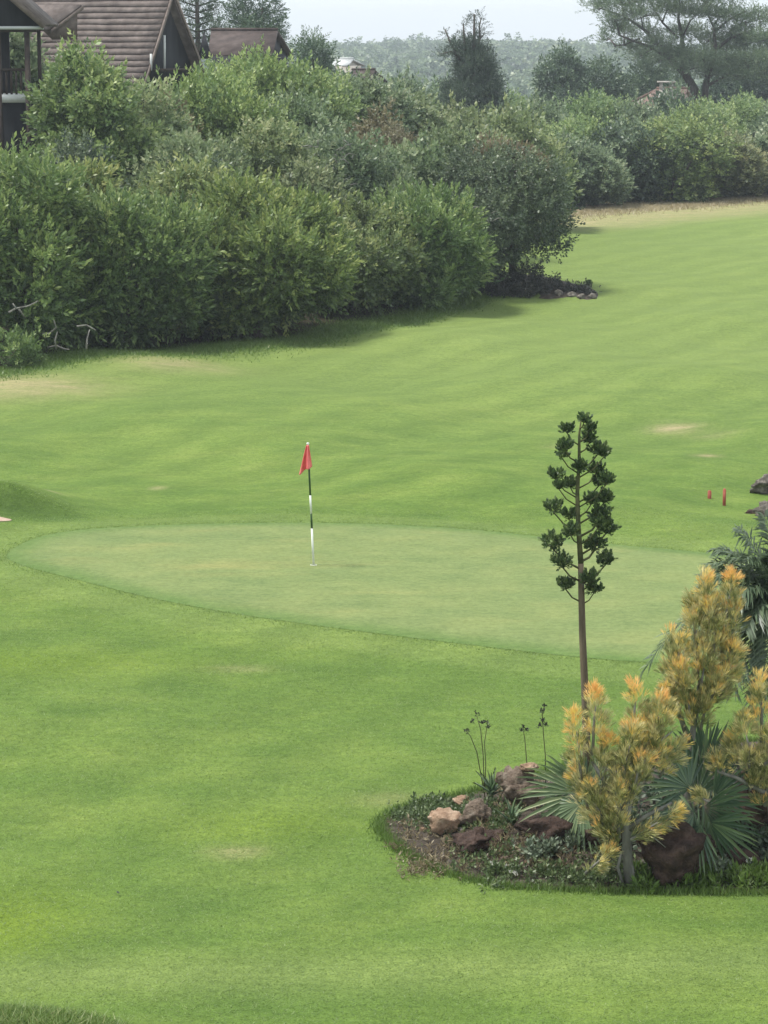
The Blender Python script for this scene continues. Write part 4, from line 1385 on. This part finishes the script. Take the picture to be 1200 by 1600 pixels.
# weathered rocks at the right edge beyond the palm
g = G(1192, 770)
k = ppm(g.y)
rock('rock', 'upper grey-brown rock cut by the right edge', (g.x + .12, g.y, g.z - .05), (62 / k, 40 / k, 46 / k), 31, 'rockgrey', group='rocks at the right edge', nz=.35, cuts=7)
g = G(1196, 806)
k = ppm(g.y)
rock('rock', 'lower grey-brown rock cut by the right edge', (g.x + .1, g.y, g.z - .05), (58 / k, 40 / k, 36 / k), 32, 'rockgrey', group='rocks at the right edge', nz=.35, cuts=7)
g = G(1174, 802)
rock('rock', 'small dark rock left of the lower grey rock', (g.x, g.y, g.z - .03), (24 / k, 16 / k, 11 / k), 33, 'rockdark', group='rocks at the right edge', sub=3)
# far island bed
g = G(925, 467)
k = ppm(g.y)
GI = 'stones at the tip of the far bed'
for i, (px, py, wd_, lab) in enumerate([(926, 467, 18, 'pale stone at the very tip of the far dark bed'), (908, 467, 16, 'second stone from the tip of the far dark bed'), (893, 465, 18, 'third stone from the tip of the far dark bed'), (872, 464, 18, 'stone farthest from the tip of the far dark bed')]):
    g = G(px, py)
    rock('rock', lab, (g.x, g.y, g.z - .03), (wd_ / k, wd_ / k * .8, wd_ * .75 / k), 40 + i, 'rockgrey', group=GI, sub=3)
t = thing('low_dark_shrub', 'low dark shrubs filling the far bed under the spreading tree', 'bush', G(800, 462))
o2 = tuple(t.location)
Yi = t.location.y
lb = [lobe_px(o2, a, c, Yi + dy, r, s) for a, c, dy, r, s in [(770, 448, .3, 16, .8), (795, 440, .6, 18, .9), (822, 436, .4, 18, 1), (835, 428, .4, 10, 1.1), (845, 450, .2, 14, .8), (862, 446, .2, 12, .7), (815, 456, -.3, 14, .6), (785, 458, -.2, 14, .5), (840, 460, -.3, 12, .5), (880, 455, 0, 12, .7), (900, 456, 0, 12, .7), (760, 455, .2, 12, .7), (918, 458, 0, 9, .7), (868, 434, .5, 6, .7)]]
V, Fc, tn = foliage(lb, 2600, .17, 'scrub', .4, .4, .2, 3)
link('crown', new_mesh('crown', V, [Fc], M['purple'], {'tint': tn}), t)
link('trunk', stems_mesh('trunk', 1.5, .5, .9, 6, .03, 3, M['bark']), t)
g = G(920, 452)
t = thing('small_tufted_plant', 'small tufted green plant standing at the tip of the far bed', 'plant', g)
b = MB()
b.tube([(0, 0, -.05), (0, 0, .16)], [.04, .03], 6)
link('stem', b.mesh('stem', M['bark']), t)
p_ = np.zeros((60, 3)) + np.array([0, 0, .18])
V, Fc = scatter(*SPR['long'], p_, np.array([0, 0, 1.0]) + rng.normal(0, .5, (60, 3)), .18)
link('crown', new_mesh('crown', V, [Fc], M['hedge'], {'tint': np.full(len(V), .4)}), t)

# ------------------------------------------------------------------ rock garden plants
# tall agave flower stalk
gA = on_bed(917, 1275)
YA = gA.y
t = thing('agave_flower_stalk', 'tall bare brown agave stalk with dark green seed clusters', 'plant', gA)
oA = tuple(gA)
stem_px = [(918, 1280), (917, 1180), (914, 1080), (910, 990), (908.5, 930), (907.5, 880), (903.5, 820), (902, 770), (905, 720), (905, 680), (908, 656)]
rad_px = [7.2, 6.8, 6.2, 5.6, 5.2, 4.6, 3.8, 3.2, 2.6, 1.9, 1.0]
kA = ppm(YA)
b = MB()
b.tube([rel(oA, a, c, YA) for a, c in stem_px[:6]], [r / kA for r in rad_px[:6]], 10)
link('stalk', b.mesh('stalk', M['stalk'], True), t)
b = MB()
b.tube([rel(oA, a, c, YA) for a, c in stem_px[5:]], [r / kA for r in rad_px[5:]], 9)
link('stalk', b.mesh('stalk', M['stalkgreen'], True), t)
def stem_at(py):
    ys_ = [q[1] for q in stem_px][::-1]
    xs_ = [q[0] for q in stem_px][::-1]
    return np.interp(py, ys_, xs_)
CL = [(912, 658, 6), (886, 673, 7), (921, 672, 6), (921, 688, 8), (882, 698, 11), (877, 711, 6), (934, 704, 12), (945, 709, 8), (907, 731, 7), (932, 735, 10), (868, 744, 11), (891, 757, 9), (873, 761, 6), (936, 753, 13), (948, 752, 8),
      (944, 780, 12), (924, 784, 9), (864, 794, 12), (889, 806, 11), (938, 805, 14), (947, 827, 13), (935, 820, 10), (892, 832, 13), (863.5, 850, 17), (929, 852, 16), (946, 876, 13), (878, 879, 14), (884, 915, 12), (920, 905, 15), (928, 922, 9)]
POD = sprig(6, (0, .6), (.2, 1.1), .55, .30, 9)
for i, (cx, cy, r) in enumerate(CL):
    r *= random.uniform(.95, 1.3)
    side = abs(cx - stem_at(cy))
    ay = cy + 8 + side * .75
    dy = random.uniform(-.16, .16) if side > 12 else -.12
    if side <= 12 and i % 2:
        dy = .1
    A0 = Vector(rel(oA, stem_at(ay), ay, YA))
    C0 = Vector(rel(oA, cx, cy + r * .4, YA + dy))
    m0 = A0.lerp(C0, .6) - Vector((0, 0, .02 + side * .0006))
    b = MB()
    rr = max(.008, r / kA * .095)
    b.tube([A0, m0, C0], [rr * 1.2, rr, rr * .8], 6)
    tips = []
    for j in range(5):
        a = j * 1.26 + i
        tp = C0 + Vector((math.cos(a), math.sin(a), random.uniform(.2, .9))) * (r / kA * .6)
        b.tube([C0, tp], [rr * .6, rr * .4], 4)
    br = link('flower_branch', b.mesh('flower_branch', M['stalkgreen'], True), t)
    c = np.array(rel(oA, cx, cy, YA + dy))
    nb = int(10 + r * 4.2)
    d = unit(rng.normal(size=(nb, 3)))
    flat_ = (.5, .7, .9)[i % 3] if r < 19 else .95
    pp = c + d * (r / kA) * np.array([.95, .95, flat_]) * (rng.random((nb, 1)) ** .45) * .85
    V, Fc = scatter(*POD, pp, d * .6 + np.array([0, 0, .9]) + rng.normal(0, .3, pp.shape), rng.uniform(.05, .105, nb))
    link('seed_cluster', new_mesh('seed_cluster', V, [Fc], M['cluster'], {'tint': np.repeat(np.clip(rng.normal(.45, .22, nb), 0, 1), len(POD[0]))}), br)

# yellow fire-stick shrubs: each column of foliage one branch part
def firestick(label, base, trunk_px, cols, seed):
    """cols: list of (px,py tip, px,py foot, radius px, dY, heat)"""
    r = np.random.default_rng(seed)
    t = thing('firestick_shrub', label, 'shrub', base)
    o_ = tuple(base)
    Yb = base.y
    k = ppm(Yb)
    b = MB()
    for pts, r0, r1 in trunk_px:
        b.tube([rel(o_, a, c, Yb + d) for a, c, d in pts], np.linspace(r0, r1, len(pts)) / k, 8)
    link('trunk', b.mesh('trunk', M['greybark'], True), t)
    for (tx, ty, fx, fy, rad, dY, heat) in cols:
        T0 = np.array(rel(o_, tx, ty, Yb + dY))
        B0 = np.array(rel(o_, fx, fy, Yb + dY * .8))
        axv = T0 - B0
        L = np.linalg.norm(axv)
        a_ = axv / L
        per = 10
        nt_ = int(26 * (L * k / 120) * (rad / 17) + 9)
        R_ = rad / k * .80
        u0 = r.random(nt_) ** .8
        env = R_ * np.clip(.5 + .6 * np.sin(np.pi * np.clip(u0, 0, 1) ** .8), .2, 1.1) * np.where(u0 > .86, 1 - (u0 - .86) * 3.0, 1)
        nv0 = unit(np.cross(r.normal(size=(nt_, 3)), a_))
        rr0 = np.sqrt(r.uniform(.05, 1, nt_))
        bend = np.sin(u0 * 3 + tx) * R_ * .3
        c0 = B0 + axv * u0[:, None] * .93 + nv0 * (env * rr0)[:, None] * .8 + np.outer(bend, [1, 0, 0])
        D0 = unit(a_ * 1.0 + nv0 * (.65 * rr0)[:, None] + r.normal(0, .22, (nt_, 3)))
        kk_ = np.repeat(np.arange(nt_), per)
        n_ = len(kk_)
        u, rr = u0[kk_], rr0[kk_]
        of = r.normal(0, .020, (n_, 3))
        pp = c0[kk_] + of
        D = D0[kk_] + of / .020 * .24
        tmpl = leaf_template([(0, .1, 0, 1.0, .060), (.1, .38, 1.6, .8, .055), (.2, .42, 3.7, .75, .055), (.3, .42, 5.2, .66, .055), (.45, .4, 2.7, .5, .05)])
        V, Fc = scatter(*tmpl, pp, D, r.uniform(.07, .155, n_))
        hue = r.normal(-.03, .20, nt_)[kk_]
        tint = np.clip(.20 + heat * .26 + .52 * heat * sstep(.80, .97, u) + .22 * (rr - .6) + hue + r.normal(0, .10, n_), 0, 1)
        tt = np.repeat(tint, len(tmpl[0])) + np.tile(tmpl[0][:, 2] * .26, n_)
        br = link('branch', new_mesh('branch', V, [Fc], M['fire'], {'tint': np.clip(tt, 0, 1)}), t)
    # inner twigs
    for (tx, ty, fx, fy, rad, dY, heat) in cols:
        b = MB()
        b.tube([rel(o_, fx, fy, Yb + dY * .8), rel(o_, (fx + tx) / 2, (fy + ty) / 2, Yb + dY), rel(o_, tx, ty + 34, Yb + dY)], [.02, .014, .004], 5)
        link('twig', b.mesh('twig', M['greybark'], True), t)
    return t

base = on_bed(985, 1386)
firestick('yellow-tipped firestick shrub with pale trunk at the front of the bed', base,
          [([(984, 1388, 0), (980, 1330, 0), (978, 1280, 0), (985, 1230, 0)], 9, 6), ([(978, 1285, 0), (950, 1230, .05), (925, 1190, .1)], 5, 3), ([(984, 1240, 0), (1000, 1190, .05), (1020, 1150, .1)], 5, 3),
           ([(976, 1300, 0), (1010, 1275, -.1), (1050, 1255, -.15)], 4, 2.5), ([(990, 1386, -.03), (988, 1355, -.03), (975, 1335, -.03)], 3.5, 2.5), ([(975, 1388, -.05), (965, 1355, -.05), (972, 1330, 0)], 3, 2)],
          [(901, 1108, 908, 1225, 17, 0, .85), (931, 1068, 926, 1180, 19, .1, .95), (993, 1062, 990, 1160, 16, .15, .95), (952, 1150, 940, 1260, 26, 0, .45), (985, 1130, 972, 1235, 24, -.1, .55), (1030, 1085, 1012, 1190, 26, .1, .72),
           (1052, 1108, 1020, 1200, 24, .0, .6), (925, 1215, 950, 1320, 24, -.1, .35), (960, 1215, 968, 1310, 22, -.15, .4), (1005, 1170, 990, 1240, 22, -.15, .75), (1062, 1262, 990, 1310, 12, -.2, .6), (1040, 1290, 985, 1312, 9, -.2, .4),
           (900, 1190, 925, 1290, 18, .1, .5), (962, 1322, 915, 1365, 12, -.2, .9), (1070, 1155, 1030, 1215, 16, .1, .5), (975, 1178, 975, 1260, 24, -.05, .5), (935, 1265, 965, 1330, 18, -.1, .35), (1010, 1120, 1000, 1190, 20, .15, .6)], 1)
base = on_bed(1085, 1330)
firestick('tallest orange-tipped firestick shrub before the feathery palm', base,
          [([(1085, 1335, 0), (1075, 1260, .05), (1080, 1160, .1), (1095, 1060, .1)], 8, 4), ([(1080, 1170, .1), (1060, 1110, .05), (1050, 1060, 0)], 5, 3)],
          [(1143, 884, 1128, 1020, 20, .15, .95), (1100, 896, 1105, 1000, 16, .2, .62), (1120, 930, 1112, 1080, 30, .1, .42), (1088, 950, 1090, 1060, 24, .1, .48), (1060, 985, 1062, 1080, 20, .0, .8), (1042, 985, 1050, 1070, 14, .1, .5),
           (1055, 1030, 1075, 1110, 22, -.1, .9), (1100, 1010, 1095, 1110, 30, 0, .45), (1150, 1005, 1125, 1090, 20, .0, .55), (1130, 1045, 1105, 1110, 22, -.05, .62), (1070, 1060, 1080, 1130, 26, -.1, .5), (1152, 940, 1135, 1050, 18, .15, .4),
           (1110, 1070, 1095, 1140, 24, 0, .35), (1080, 920, 1088, 1010, 18, .2, .5), (1040, 1075, 1062, 1120, 16, -.1, .5)], 2)
base = on_bed(1190, 1350)
firestick('yellow firestick shrub at the right edge of the bed', base,
          [([(1212, 1355, .1), (1205, 1270, .05), (1195, 1190, 0)], 7, 4), ([(1198, 1240, 0), (1150, 1215, 0), (1120, 1205, 0)], 4, 2.5)],
          [(1190, 1050, 1190, 1160, 20, .1, .85), (1165, 1110, 1172, 1210, 22, 0, .4), (1205, 1120, 1195, 1230, 24, 0, .4), (1145, 1145, 1158, 1220, 18, .1, .5), (1112, 1175, 1130, 1225, 13, .05, .62),
           (1175, 1175, 1172, 1235, 18, 0, .3), (1205, 1190, 1195, 1260, 20, 0, .35), (1085, 1240, 1112, 1256, 9, -.15, .6)], 3)

# fan palms
def fan_palm(label, base, fronds, seed, tint0=.4):
    """fronds: (hub px, hub py, facing deg in picture plane, blade px, dY, spread deg, tilt)"""
    r = np.random.default_rng(seed)
    t = thing('fan_palm', label, 'palm', base)
    o_ = tuple(base)
    Yb = base.y
    k = ppm(Yb)
    b = MB()
    hub0 = np.array(rel(o_, *fronds[0][:2], Yb))
    b.tube([(0, 0, -.1), (0, 0, .12), (hub0[0] * .2, 0, max(.2, hub0[2] * .45))], [.10, .10, .07], 8)
    link('trunk', b.mesh('trunk', M['bark']), t)
    for (hx, hy, face, Lpx, dY, spread, yaw) in fronds:
        H = np.array(rel(o_, hx, hy, Yb + dY))
        b = MB()
        b.tube([(0, 0, .12), tuple(H * .5 + np.array([0, 0, .05])), tuple(H)], [.016, .012, .010], 5)
        fa = R(face)
        # frond plane: e1 = main direction in picture plane, e2 = perpendicular, turned by yaw about e1
        e1 = np.array([math.cos(fa), 0, math.sin(fa)])
        n0 = np.array([0, -1.0, 0])
        e2 = np.cross(n0, e1)
        e2 = e2 * math.cos(R(yaw)) + n0 * math.sin(R(yaw))
        nn = np.cross(e1, e2)
        nb = int(spread / 8.5)
        for i in range(nb):
            a = R(-spread / 2 + spread * i / (nb - 1)) + r.normal(0, .02)
            d = e1 * math.cos(a) + e2 * math.sin(a)
            s = -e1 * math.sin(a) + e2 * math.cos(a)
            L = Lpx / k * (1 - .25 * (abs(a) / R(spread / 2)) ** 2) * r.uniform(.9, 1.08)
            wd = .030 + .018 * L
            dr = np.array([0, 0, -1.0]) * L * r.uniform(.08, .2)
            p0 = H + d * .02
            p1 = H + d * L * .45 + dr * .12
            p2 = H + d * L * .8 + dr * .55
            p3 = H + d * L + dr
            f_ = nn * wd * .35
            V = [p0, p1 + s * wd / 2 + f_, p1, p1 - s * wd / 2 + f_, p2 + s * wd * .32 + f_ * .7, p2, p2 - s * wd * .32 + f_ * .7, p3]
            b.add(V, [np.array([[0, 2, 1], [0, 3, 2], [4, 5, 7], [5, 6, 7]]), np.array([[1, 2, 5, 4], [2, 3, 6, 5]])], np.clip(tint0 + r.normal(0, .12) + np.array([.05, .12, 0, -.05, .2, .1, 0, .35]), 0, 1))
        link('frond', b.mesh('frond', M['fan']), t)
    return t
fan_palm('spiky green fan palm left of the front yellow shrub', on_bed(905, 1300),
         [(906, 1240, 200, 100, -.1, 150, 15), (905, 1225, 165, 105, .05, 120, -25), (908, 1255, 232, 92, -.2, 130, 30), (915, 1230, 120, 80, .25, 120, 20), (915, 1250, 270, 80, -.25, 120, 50), (900, 1262, 250, 86, -.05, 110, 0), (918, 1225, 70, 80, .3, 110, -30)], 1, .68)
fan_palm('dark fan palm in the shade right of the front yellow shrub', on_bed(1095, 1352),
         [(1078, 1232, 140, 92, .0, 150, 20), (1090, 1240, 100, 95, .2, 140, -20), (1100, 1262, 350, 96, -.1, 140, 25), (1108, 1285, 330, 92, -.2, 130, 20), (1085, 1270, 190, 86, -.2, 130, 40), (1095, 1290, 250, 76, -.3, 120, 40), (1115, 1245, 25, 92, .05, 130, 10), (1100, 1215, 90, 110, .3, 100, 10), (1090, 1280, 215, 70, -.1, 110, 10)], 2, .42)
fan_palm('upright grey-green fan palm frond cluster behind the yellow shrubs', on_bed(1110, 1300),
         [(1098, 1190, 95, 90, .35, 80, 10), (1108, 1195, 75, 84, .45, 70, -20), (1085, 1195, 115, 76, .4, 70, 30), (1095, 1200, 150, 60, .4, 80, 30), (1120, 1200, 40, 64, .4, 80, 0)], 3, .45)

# feathery palm at the right
def feather_palm(label, base, crown, fronds, seed):
    r = np.random.default_rng(seed)
    t = thing('feather_palm', label, 'palm', base)
    o_ = tuple(base)
    Yb = base.y
    k = ppm(Yb)
    C = np.array(rel(o_, *crown, Yb))
    b = MB()
    b.tube([(0, 0, -.1), (C[0] * .3, 0, C[2] * .5), tuple(C)], [.12, .10, .09], 9)
    link('trunk', b.mesh('trunk', M['bark']), t)
    for (tx, ty, rise, dY, Ll) in fronds:
        T = np.array(rel(o_, tx, ty, Yb + dY))
        m_ = 44
        u = np.linspace(0, 1, m_)[:, None]
        mid = (C + T) / 2 + np.array([0, 0, rise / k])
        pts = C * (1 - u) ** 2 + 2 * mid * u * (1 - u) + T * u ** 2
        b = MB()
        b.tube(pts, np.linspace(.014, .003, m_), 5)
        tg = unit(np.gradient(pts, axis=0))
        side = unit(np.cross(tg, np.array([0, 0, 1.0])))
        upv = np.cross(side, tg)
        for i in range(3, m_):
            for sg in (-1, 1):
                for jj in range(2):
                    L = Ll / k * (.35 + .65 * math.sin(math.pi * min(1, .12 + .88 * i / m_) ** .9)) * r.uniform(.85, 1.12)
                    d = unit(tg[i] * .75 + side[i] * sg * 1.0 + upv[i] * .18 + r.normal(0, .17, 3))
                    p0 = pts[i] + tg[i] * (jj * .5) * np.linalg.norm(pts[1] - pts[0])
                    dr = np.array([0, 0, -1.0]) * L * r.uniform(.1, .75)
                    wv = unit(np.cross(d, upv[i])) * .016
                    p1 = p0 + d * L * .5 + dr * .2
                    p2 = p0 + d * L + dr
                    b.add([p0, p1 + wv, p2, p1 - wv], [np.array([[0, 1, 2, 3]])], float(np.clip(.42 + r.normal(0, .18), 0, 1)))
        link('frond', b.mesh('frond', M['feather']), t)
    return t
feather_palm('dark feathery palm arching in from the right edge', on_bed(1235, 1225), (1232, 985),
    [(1096, 912, 95, -.1, 56), (1106, 884, 80, .1, 56), (1122, 858, 60, .25, 54), (1004, 1052, 165, .2, 60), (1022, 1098, 175, .05, 60), (1100, 965, 115, -.25, 56), (1122, 1015, 125, -.4, 56), (1148, 1075, 130, -.5, 56), (1180, 1118, 130, -.6, 54),
     (1088, 1125, 165, .25, 58), (1155, 828, 45, .2, 54), (1195, 808, 40, .3, 54), (1330, 880, 90, .1, 54), (1380, 980, 130, 0, 54), (1290, 830, 50, .2, 54), (1350, 1080, 130, -.2, 54), (1245, 812, 30, .0, 54), (1130, 900, 80, .45, 56), (1140, 940, 90, -.5, 56),
     (1165, 985, 95, -.65, 54), (1200, 1050, 110, -.7, 54), (1250, 1110, 120, -.6, 54), (1060, 1000, 130, .4, 58), (1170, 870, 60, -.4, 54), (1205, 870, 50, -.5, 54), (1115, 1060, 140, .1, 56)], 5)

# aloe
def aloe(label, g, n, L, seed, group='aloes in the rock garden'):
    r = random.Random(seed)
    t = thing('aloe', label, 'plant', g, group)
    # one leaf: tapered, channelled, thick
    m_ = 7
    V = []
    for i in range(m_):
        u = i / (m_ - 1)
        wd = .085 * (1 - u ** 1.6) + .003
        x = u
        z = .10 * math.sin(u * 2.2)
        V += [(x, wd, z + .03), (x, 0, z), (x, -wd, z + .03), (x, 0, z - .045 * (1 - u))]
    q = []
    for i in range(m_ - 1):
        for e in range(4):
            f_ = (e + 1) % 4
            q.append([i * 4 + e, i * 4 + f_, i * 4 + 4 + f_, i * 4 + 4 + e])
    lm = new_mesh('leaf', np.array(V), [np.array(q)], M['agave'], {'tint': np.repeat(np.linspace(.35, .75, m_), 4)}, True)
    for i in range(n):
        u = i / n
        o = link('leaf', lm, t, (0, 0, .03 + .05 * u))
        o.scale = (L * r.uniform(.85, 1.1),) * 3
        o.rotation_euler = (r.uniform(-.1, .1), -(.15 + 1.15 * u + r.uniform(-.08, .08)), i * 2.399)
        v_ = r.uniform(.85, 1.15)
        o.color = (v_, v_, v_, 1)
    return t
g = on_bed(768, 1256)
g.z = P(768, 1246, g.y).z
aloe('star-shaped green aloe on the crest near the left of the bed', g, 17, .30, 1)
g = on_bed(800, 1292)
aloe('broad grey-green aloe below the star-shaped aloe', g, 11, .30, 2)
# low succulents, ground cover, litter
def tufts(name, label, pts, size, kind, mt, tint0, tv, per=1, cat='plants', nup=.8):
    P0 = G_many(pts)
    P0 = np.repeat(P0, per, 0)
    P0[:, :2] += rng.normal(0, .06, (len(P0), 2))
    P0[:, 2] = h(P0[:, 0], P0[:, 1]) + rng.uniform(.0, .08, len(P0))
    V, Fc = scatter(*SPR[kind], P0, np.array([0, 0, nup]) + rng.normal(0, .5, P0.shape), size * rng.uniform(.6, 1.3, len(P0)))
    o = link(name, new_mesh(name, V, [Fc], M[mt], {'tint': np.clip(np.repeat(rng.normal(tint0, tv, len(P0)), len(SPR[kind][0])), 0, 1)}))
    return stuff(o, label, cat)
rr = random.Random(3)
tufts('ground_cover', 'low green ground cover along the front of the rock garden', [(x, 1390 - 26 * rr.random() - 8 * (1 if x < 760 else 0)) for x in [rr.uniform(760, 1290) for _ in range(230)]], .10, 'scrub', 'cover', .42, .2, 6)
tufts('front_grass_tufts', 'grassy tufts under the boulder at the front of the bed', [(rr.uniform(1000, 1290), rr.uniform(1374, 1394)) for _ in range(150)], .15, 'long', 'blade', .35, .2, 4, 'grass')
tufts('left_ground_cover', 'small leafy ground cover at the left tip of the rock garden', [(rr.uniform(640, 800), rr.uniform(1258, 1300)) for _ in range(230)] + [(rr.uniform(612, 700), rr.uniform(1268, 1290)) for _ in range(60)], .09, 'scrub', 'cover', .36, .2, 4)
tufts('leaf_litter', 'dry leaf litter and twigs on the soil of the rock garden', [(rr.uniform(625, 900), rr.uniform(1290, 1372)) for _ in range(330)], .09, 'long', 'straw', .22, .25, 3, 'litter', .15)
tufts('mixed_cover', 'patchy green weeds among the rocks left of the palms', [(rr.uniform(690, 930), rr.uniform(1285, 1368)) for _ in range(90)], .10, 'scrub', 'cover', .40, .25, 4)
tufts('dry_crest_cover', 'dry brownish succulents over the crest of the rock garden', [(rr.uniform(780, 850), rr.uniform(1226, 1268)) for _ in range(120)], .09, 'scrub', 'straw', .35, .25, 3)
tufts('bed_foliage', 'dark low leaves between the palms of the rock garden', [(rr.uniform(930, 1290), rr.uniform(1230, 1350)) for _ in range(260)], .16, 'scrub', 'dark', .5, .2, 4)
for i, (px, py, lab) in enumerate([(862, 1338, 'grey-green low succulent left of the yellow shrub'), (905, 1326, 'pale grey succulent at the foot of the yellow shrub'), (838, 1344, 'small grey succulent beside the white flowers'), (1125, 1372, 'pale leafy plant right of the boulder')]):
    g = on_bed(px, py)
    t = thing('succulent', lab, 'plant', g, 'low succulents')
    pp = np.zeros((46, 3)) + rng.normal(0, .085, (46, 3)) * np.array([1, .7, .4]) + np.array([0, 0, .08])
    V, Fc = scatter(*SPR['scrub'], pp, np.array([0, 0, .6]) + rng.normal(0, .5, pp.shape), .13)
    link('leaves', new_mesh('leaves', V, [Fc], M['grey_succ'], {'tint': np.clip(np.repeat(rng.normal(.45, .2, 46), len(SPR['scrub'][0])), 0, 1)}), t)
    b = MB()
    b.tube([(0, 0, -.04), (0, 0, .1)], [.02, .012], 5)
    link('stem', b.mesh('stem', M['stalkgreen']), t)

# white flowers
def flower(label, px, py, zpx, size, seed):
    g = on_bed(px, py)
    k = ppm(g.y)
    t = thing('white_flower', label, 'flower', g, 'white flowers in the bed')
    top = zpx / k
    b = MB()
    b.tube([(0, 0, -.02), (.01, 0, top * .5), (0, 0, top)], [.006, .005, .004], 5)
    link('stem', b.mesh('stem', M['stalkgreen']), t)
    T, TF = leaf_template([(0, .9, i * 1.05, 1, .55) for i in range(6)])
    r = np.random.default_rng(seed)
    hd_ = np.array([[0, 0, top]]) + r.normal(0, size * .5, (3, 3)) * np.array([1, .5, .5])
    V, Fc = scatter(T, TF, hd_, np.array([[0, -.5, .8]] * 3), size)
    link('petals', new_mesh('petals', V, [Fc], M['petal'], {'tint': np.full(len(V), .6)}), t)
for i, a in enumerate([('cream flower cluster at the left front of the bed', 768, 1362, 10, .055), ('white flower right of the cream flower cluster', 795, 1362, 6, .045), ('white flower lowest at the left front of the bed', 806, 1374, 8, .045),
          ('white flower at the foot of the left fan palm', 902, 1318, 24, .05), ('white flower in front of the large dark boulder', 1042, 1374, 26, .05), ('white flower at the right edge of the bed', 1172, 1366, 20, .055), ('cream flower below the white flower by the boulder', 1050, 1384, 14, .05)]):
    flower(*a, i)

# thin flower stalks behind the bed
def thin_stalk(label, px, pyb, stems, seed):
    g = on_bed(px, pyb)
    t = thing('flower_stalk', label, 'plant', g, 'thin flower stalks behind the bed')
    o_ = tuple(g)
    k = ppm(g.y)
    for pts, heads in stems:
        b = MB()
        b.tube([rel(o_, a, c, g.y) for a, c in pts], np.linspace(.007, .004, len(pts)), 5)
        st = link('stem', b.mesh('stem', M['stalkgreen']), t)
        for (hx, hy, hr) in heads:
            c = np.array(rel(o_, hx, hy, g.y))
            pp = c + rng.normal(0, hr / k * .38, (12, 3))
            V, Fc = scatter(*POD, pp, np.array([0, 0, .6]) + rng.normal(0, .5, pp.shape), .036)
            link('seed_head', new_mesh('seed_head', V, [Fc], M['purple'], {'tint': np.full(len(V), .3)}), st)
thin_stalk('thin stalks with dark round seed heads left of the bed crest', 757, 1250, [([(757, 1250), (759, 1195), (757, 1160), (761, 1135)], [(760, 1130, 5), (763, 1136, 4)]), ([(757, 1240), (755, 1180), (751, 1140), (745, 1118)], [(745, 1115, 6), (753, 1130, 3)]), ([(756, 1235), (745, 1175), (735, 1150), (728, 1142)], [(729, 1142, 4), (737, 1128, 3)])], 1)
thin_stalk('short thin stalk above the flat pale rock', 823, 1235, [([(824, 1240), (823, 1190), (820, 1155), (818, 1142)], [(814, 1142, 3), (822, 1141, 3), (818, 1137, 2)])], 2)
thin_stalk('taller thin stalk right of the short thin stalk', 852, 1235, [([(853, 1240), (852, 1180), (849, 1145), (847, 1112), (851, 1103)], [(847, 1112, 4), (851, 1103, 3), (847, 1126, 3), (853, 1133, 3), (843, 1134, 2)])], 3)

# small dark object on the near lawn: a fallen leaf
g = G(187, 1400)
V, Fc = scatter(*leaf_template([(0, 1.4, 0, 1, .5), (0, 1.2, 2.0, .8, .5)]), np.array([[0, 0, .03]]), np.array([[0, 0, 1.0]]), .06)
tag(link('fallen_leaf', new_mesh('fallen_leaf', V, [Fc], M['purple'], {'tint': np.full(len(V), .1)}), None, g), 'small dark leaf lying on the near lawn', 'leaf')

# ------------------------------------------------------------------ haze
hm = bpy.data.materials.new('haze')
hm.use_nodes = True
ht_ = hm.node_tree
ht_.nodes.remove(ht_.nodes['Principled BSDF'])
pv = ht_.nodes.new('ShaderNodeVolumePrincipled')
pv.inputs['Color'].default_value = (.86, .93, 1.0, 1)
pv.inputs['Density'].default_value = .00042
pv.inputs['Anisotropy'].default_value = .25
ht_.links.new(pv.outputs[0], ht_.nodes['Material Output'].inputs['Volume'])
b = MB()
b.box((0, 890, 4.5), (1840, 2060, 55))
hz_o = link('haze', b.mesh('haze', hm))
hz_o['kind'] = 'stuff'
hz_o['label'] = 'pale even haze in the air over the whole view'
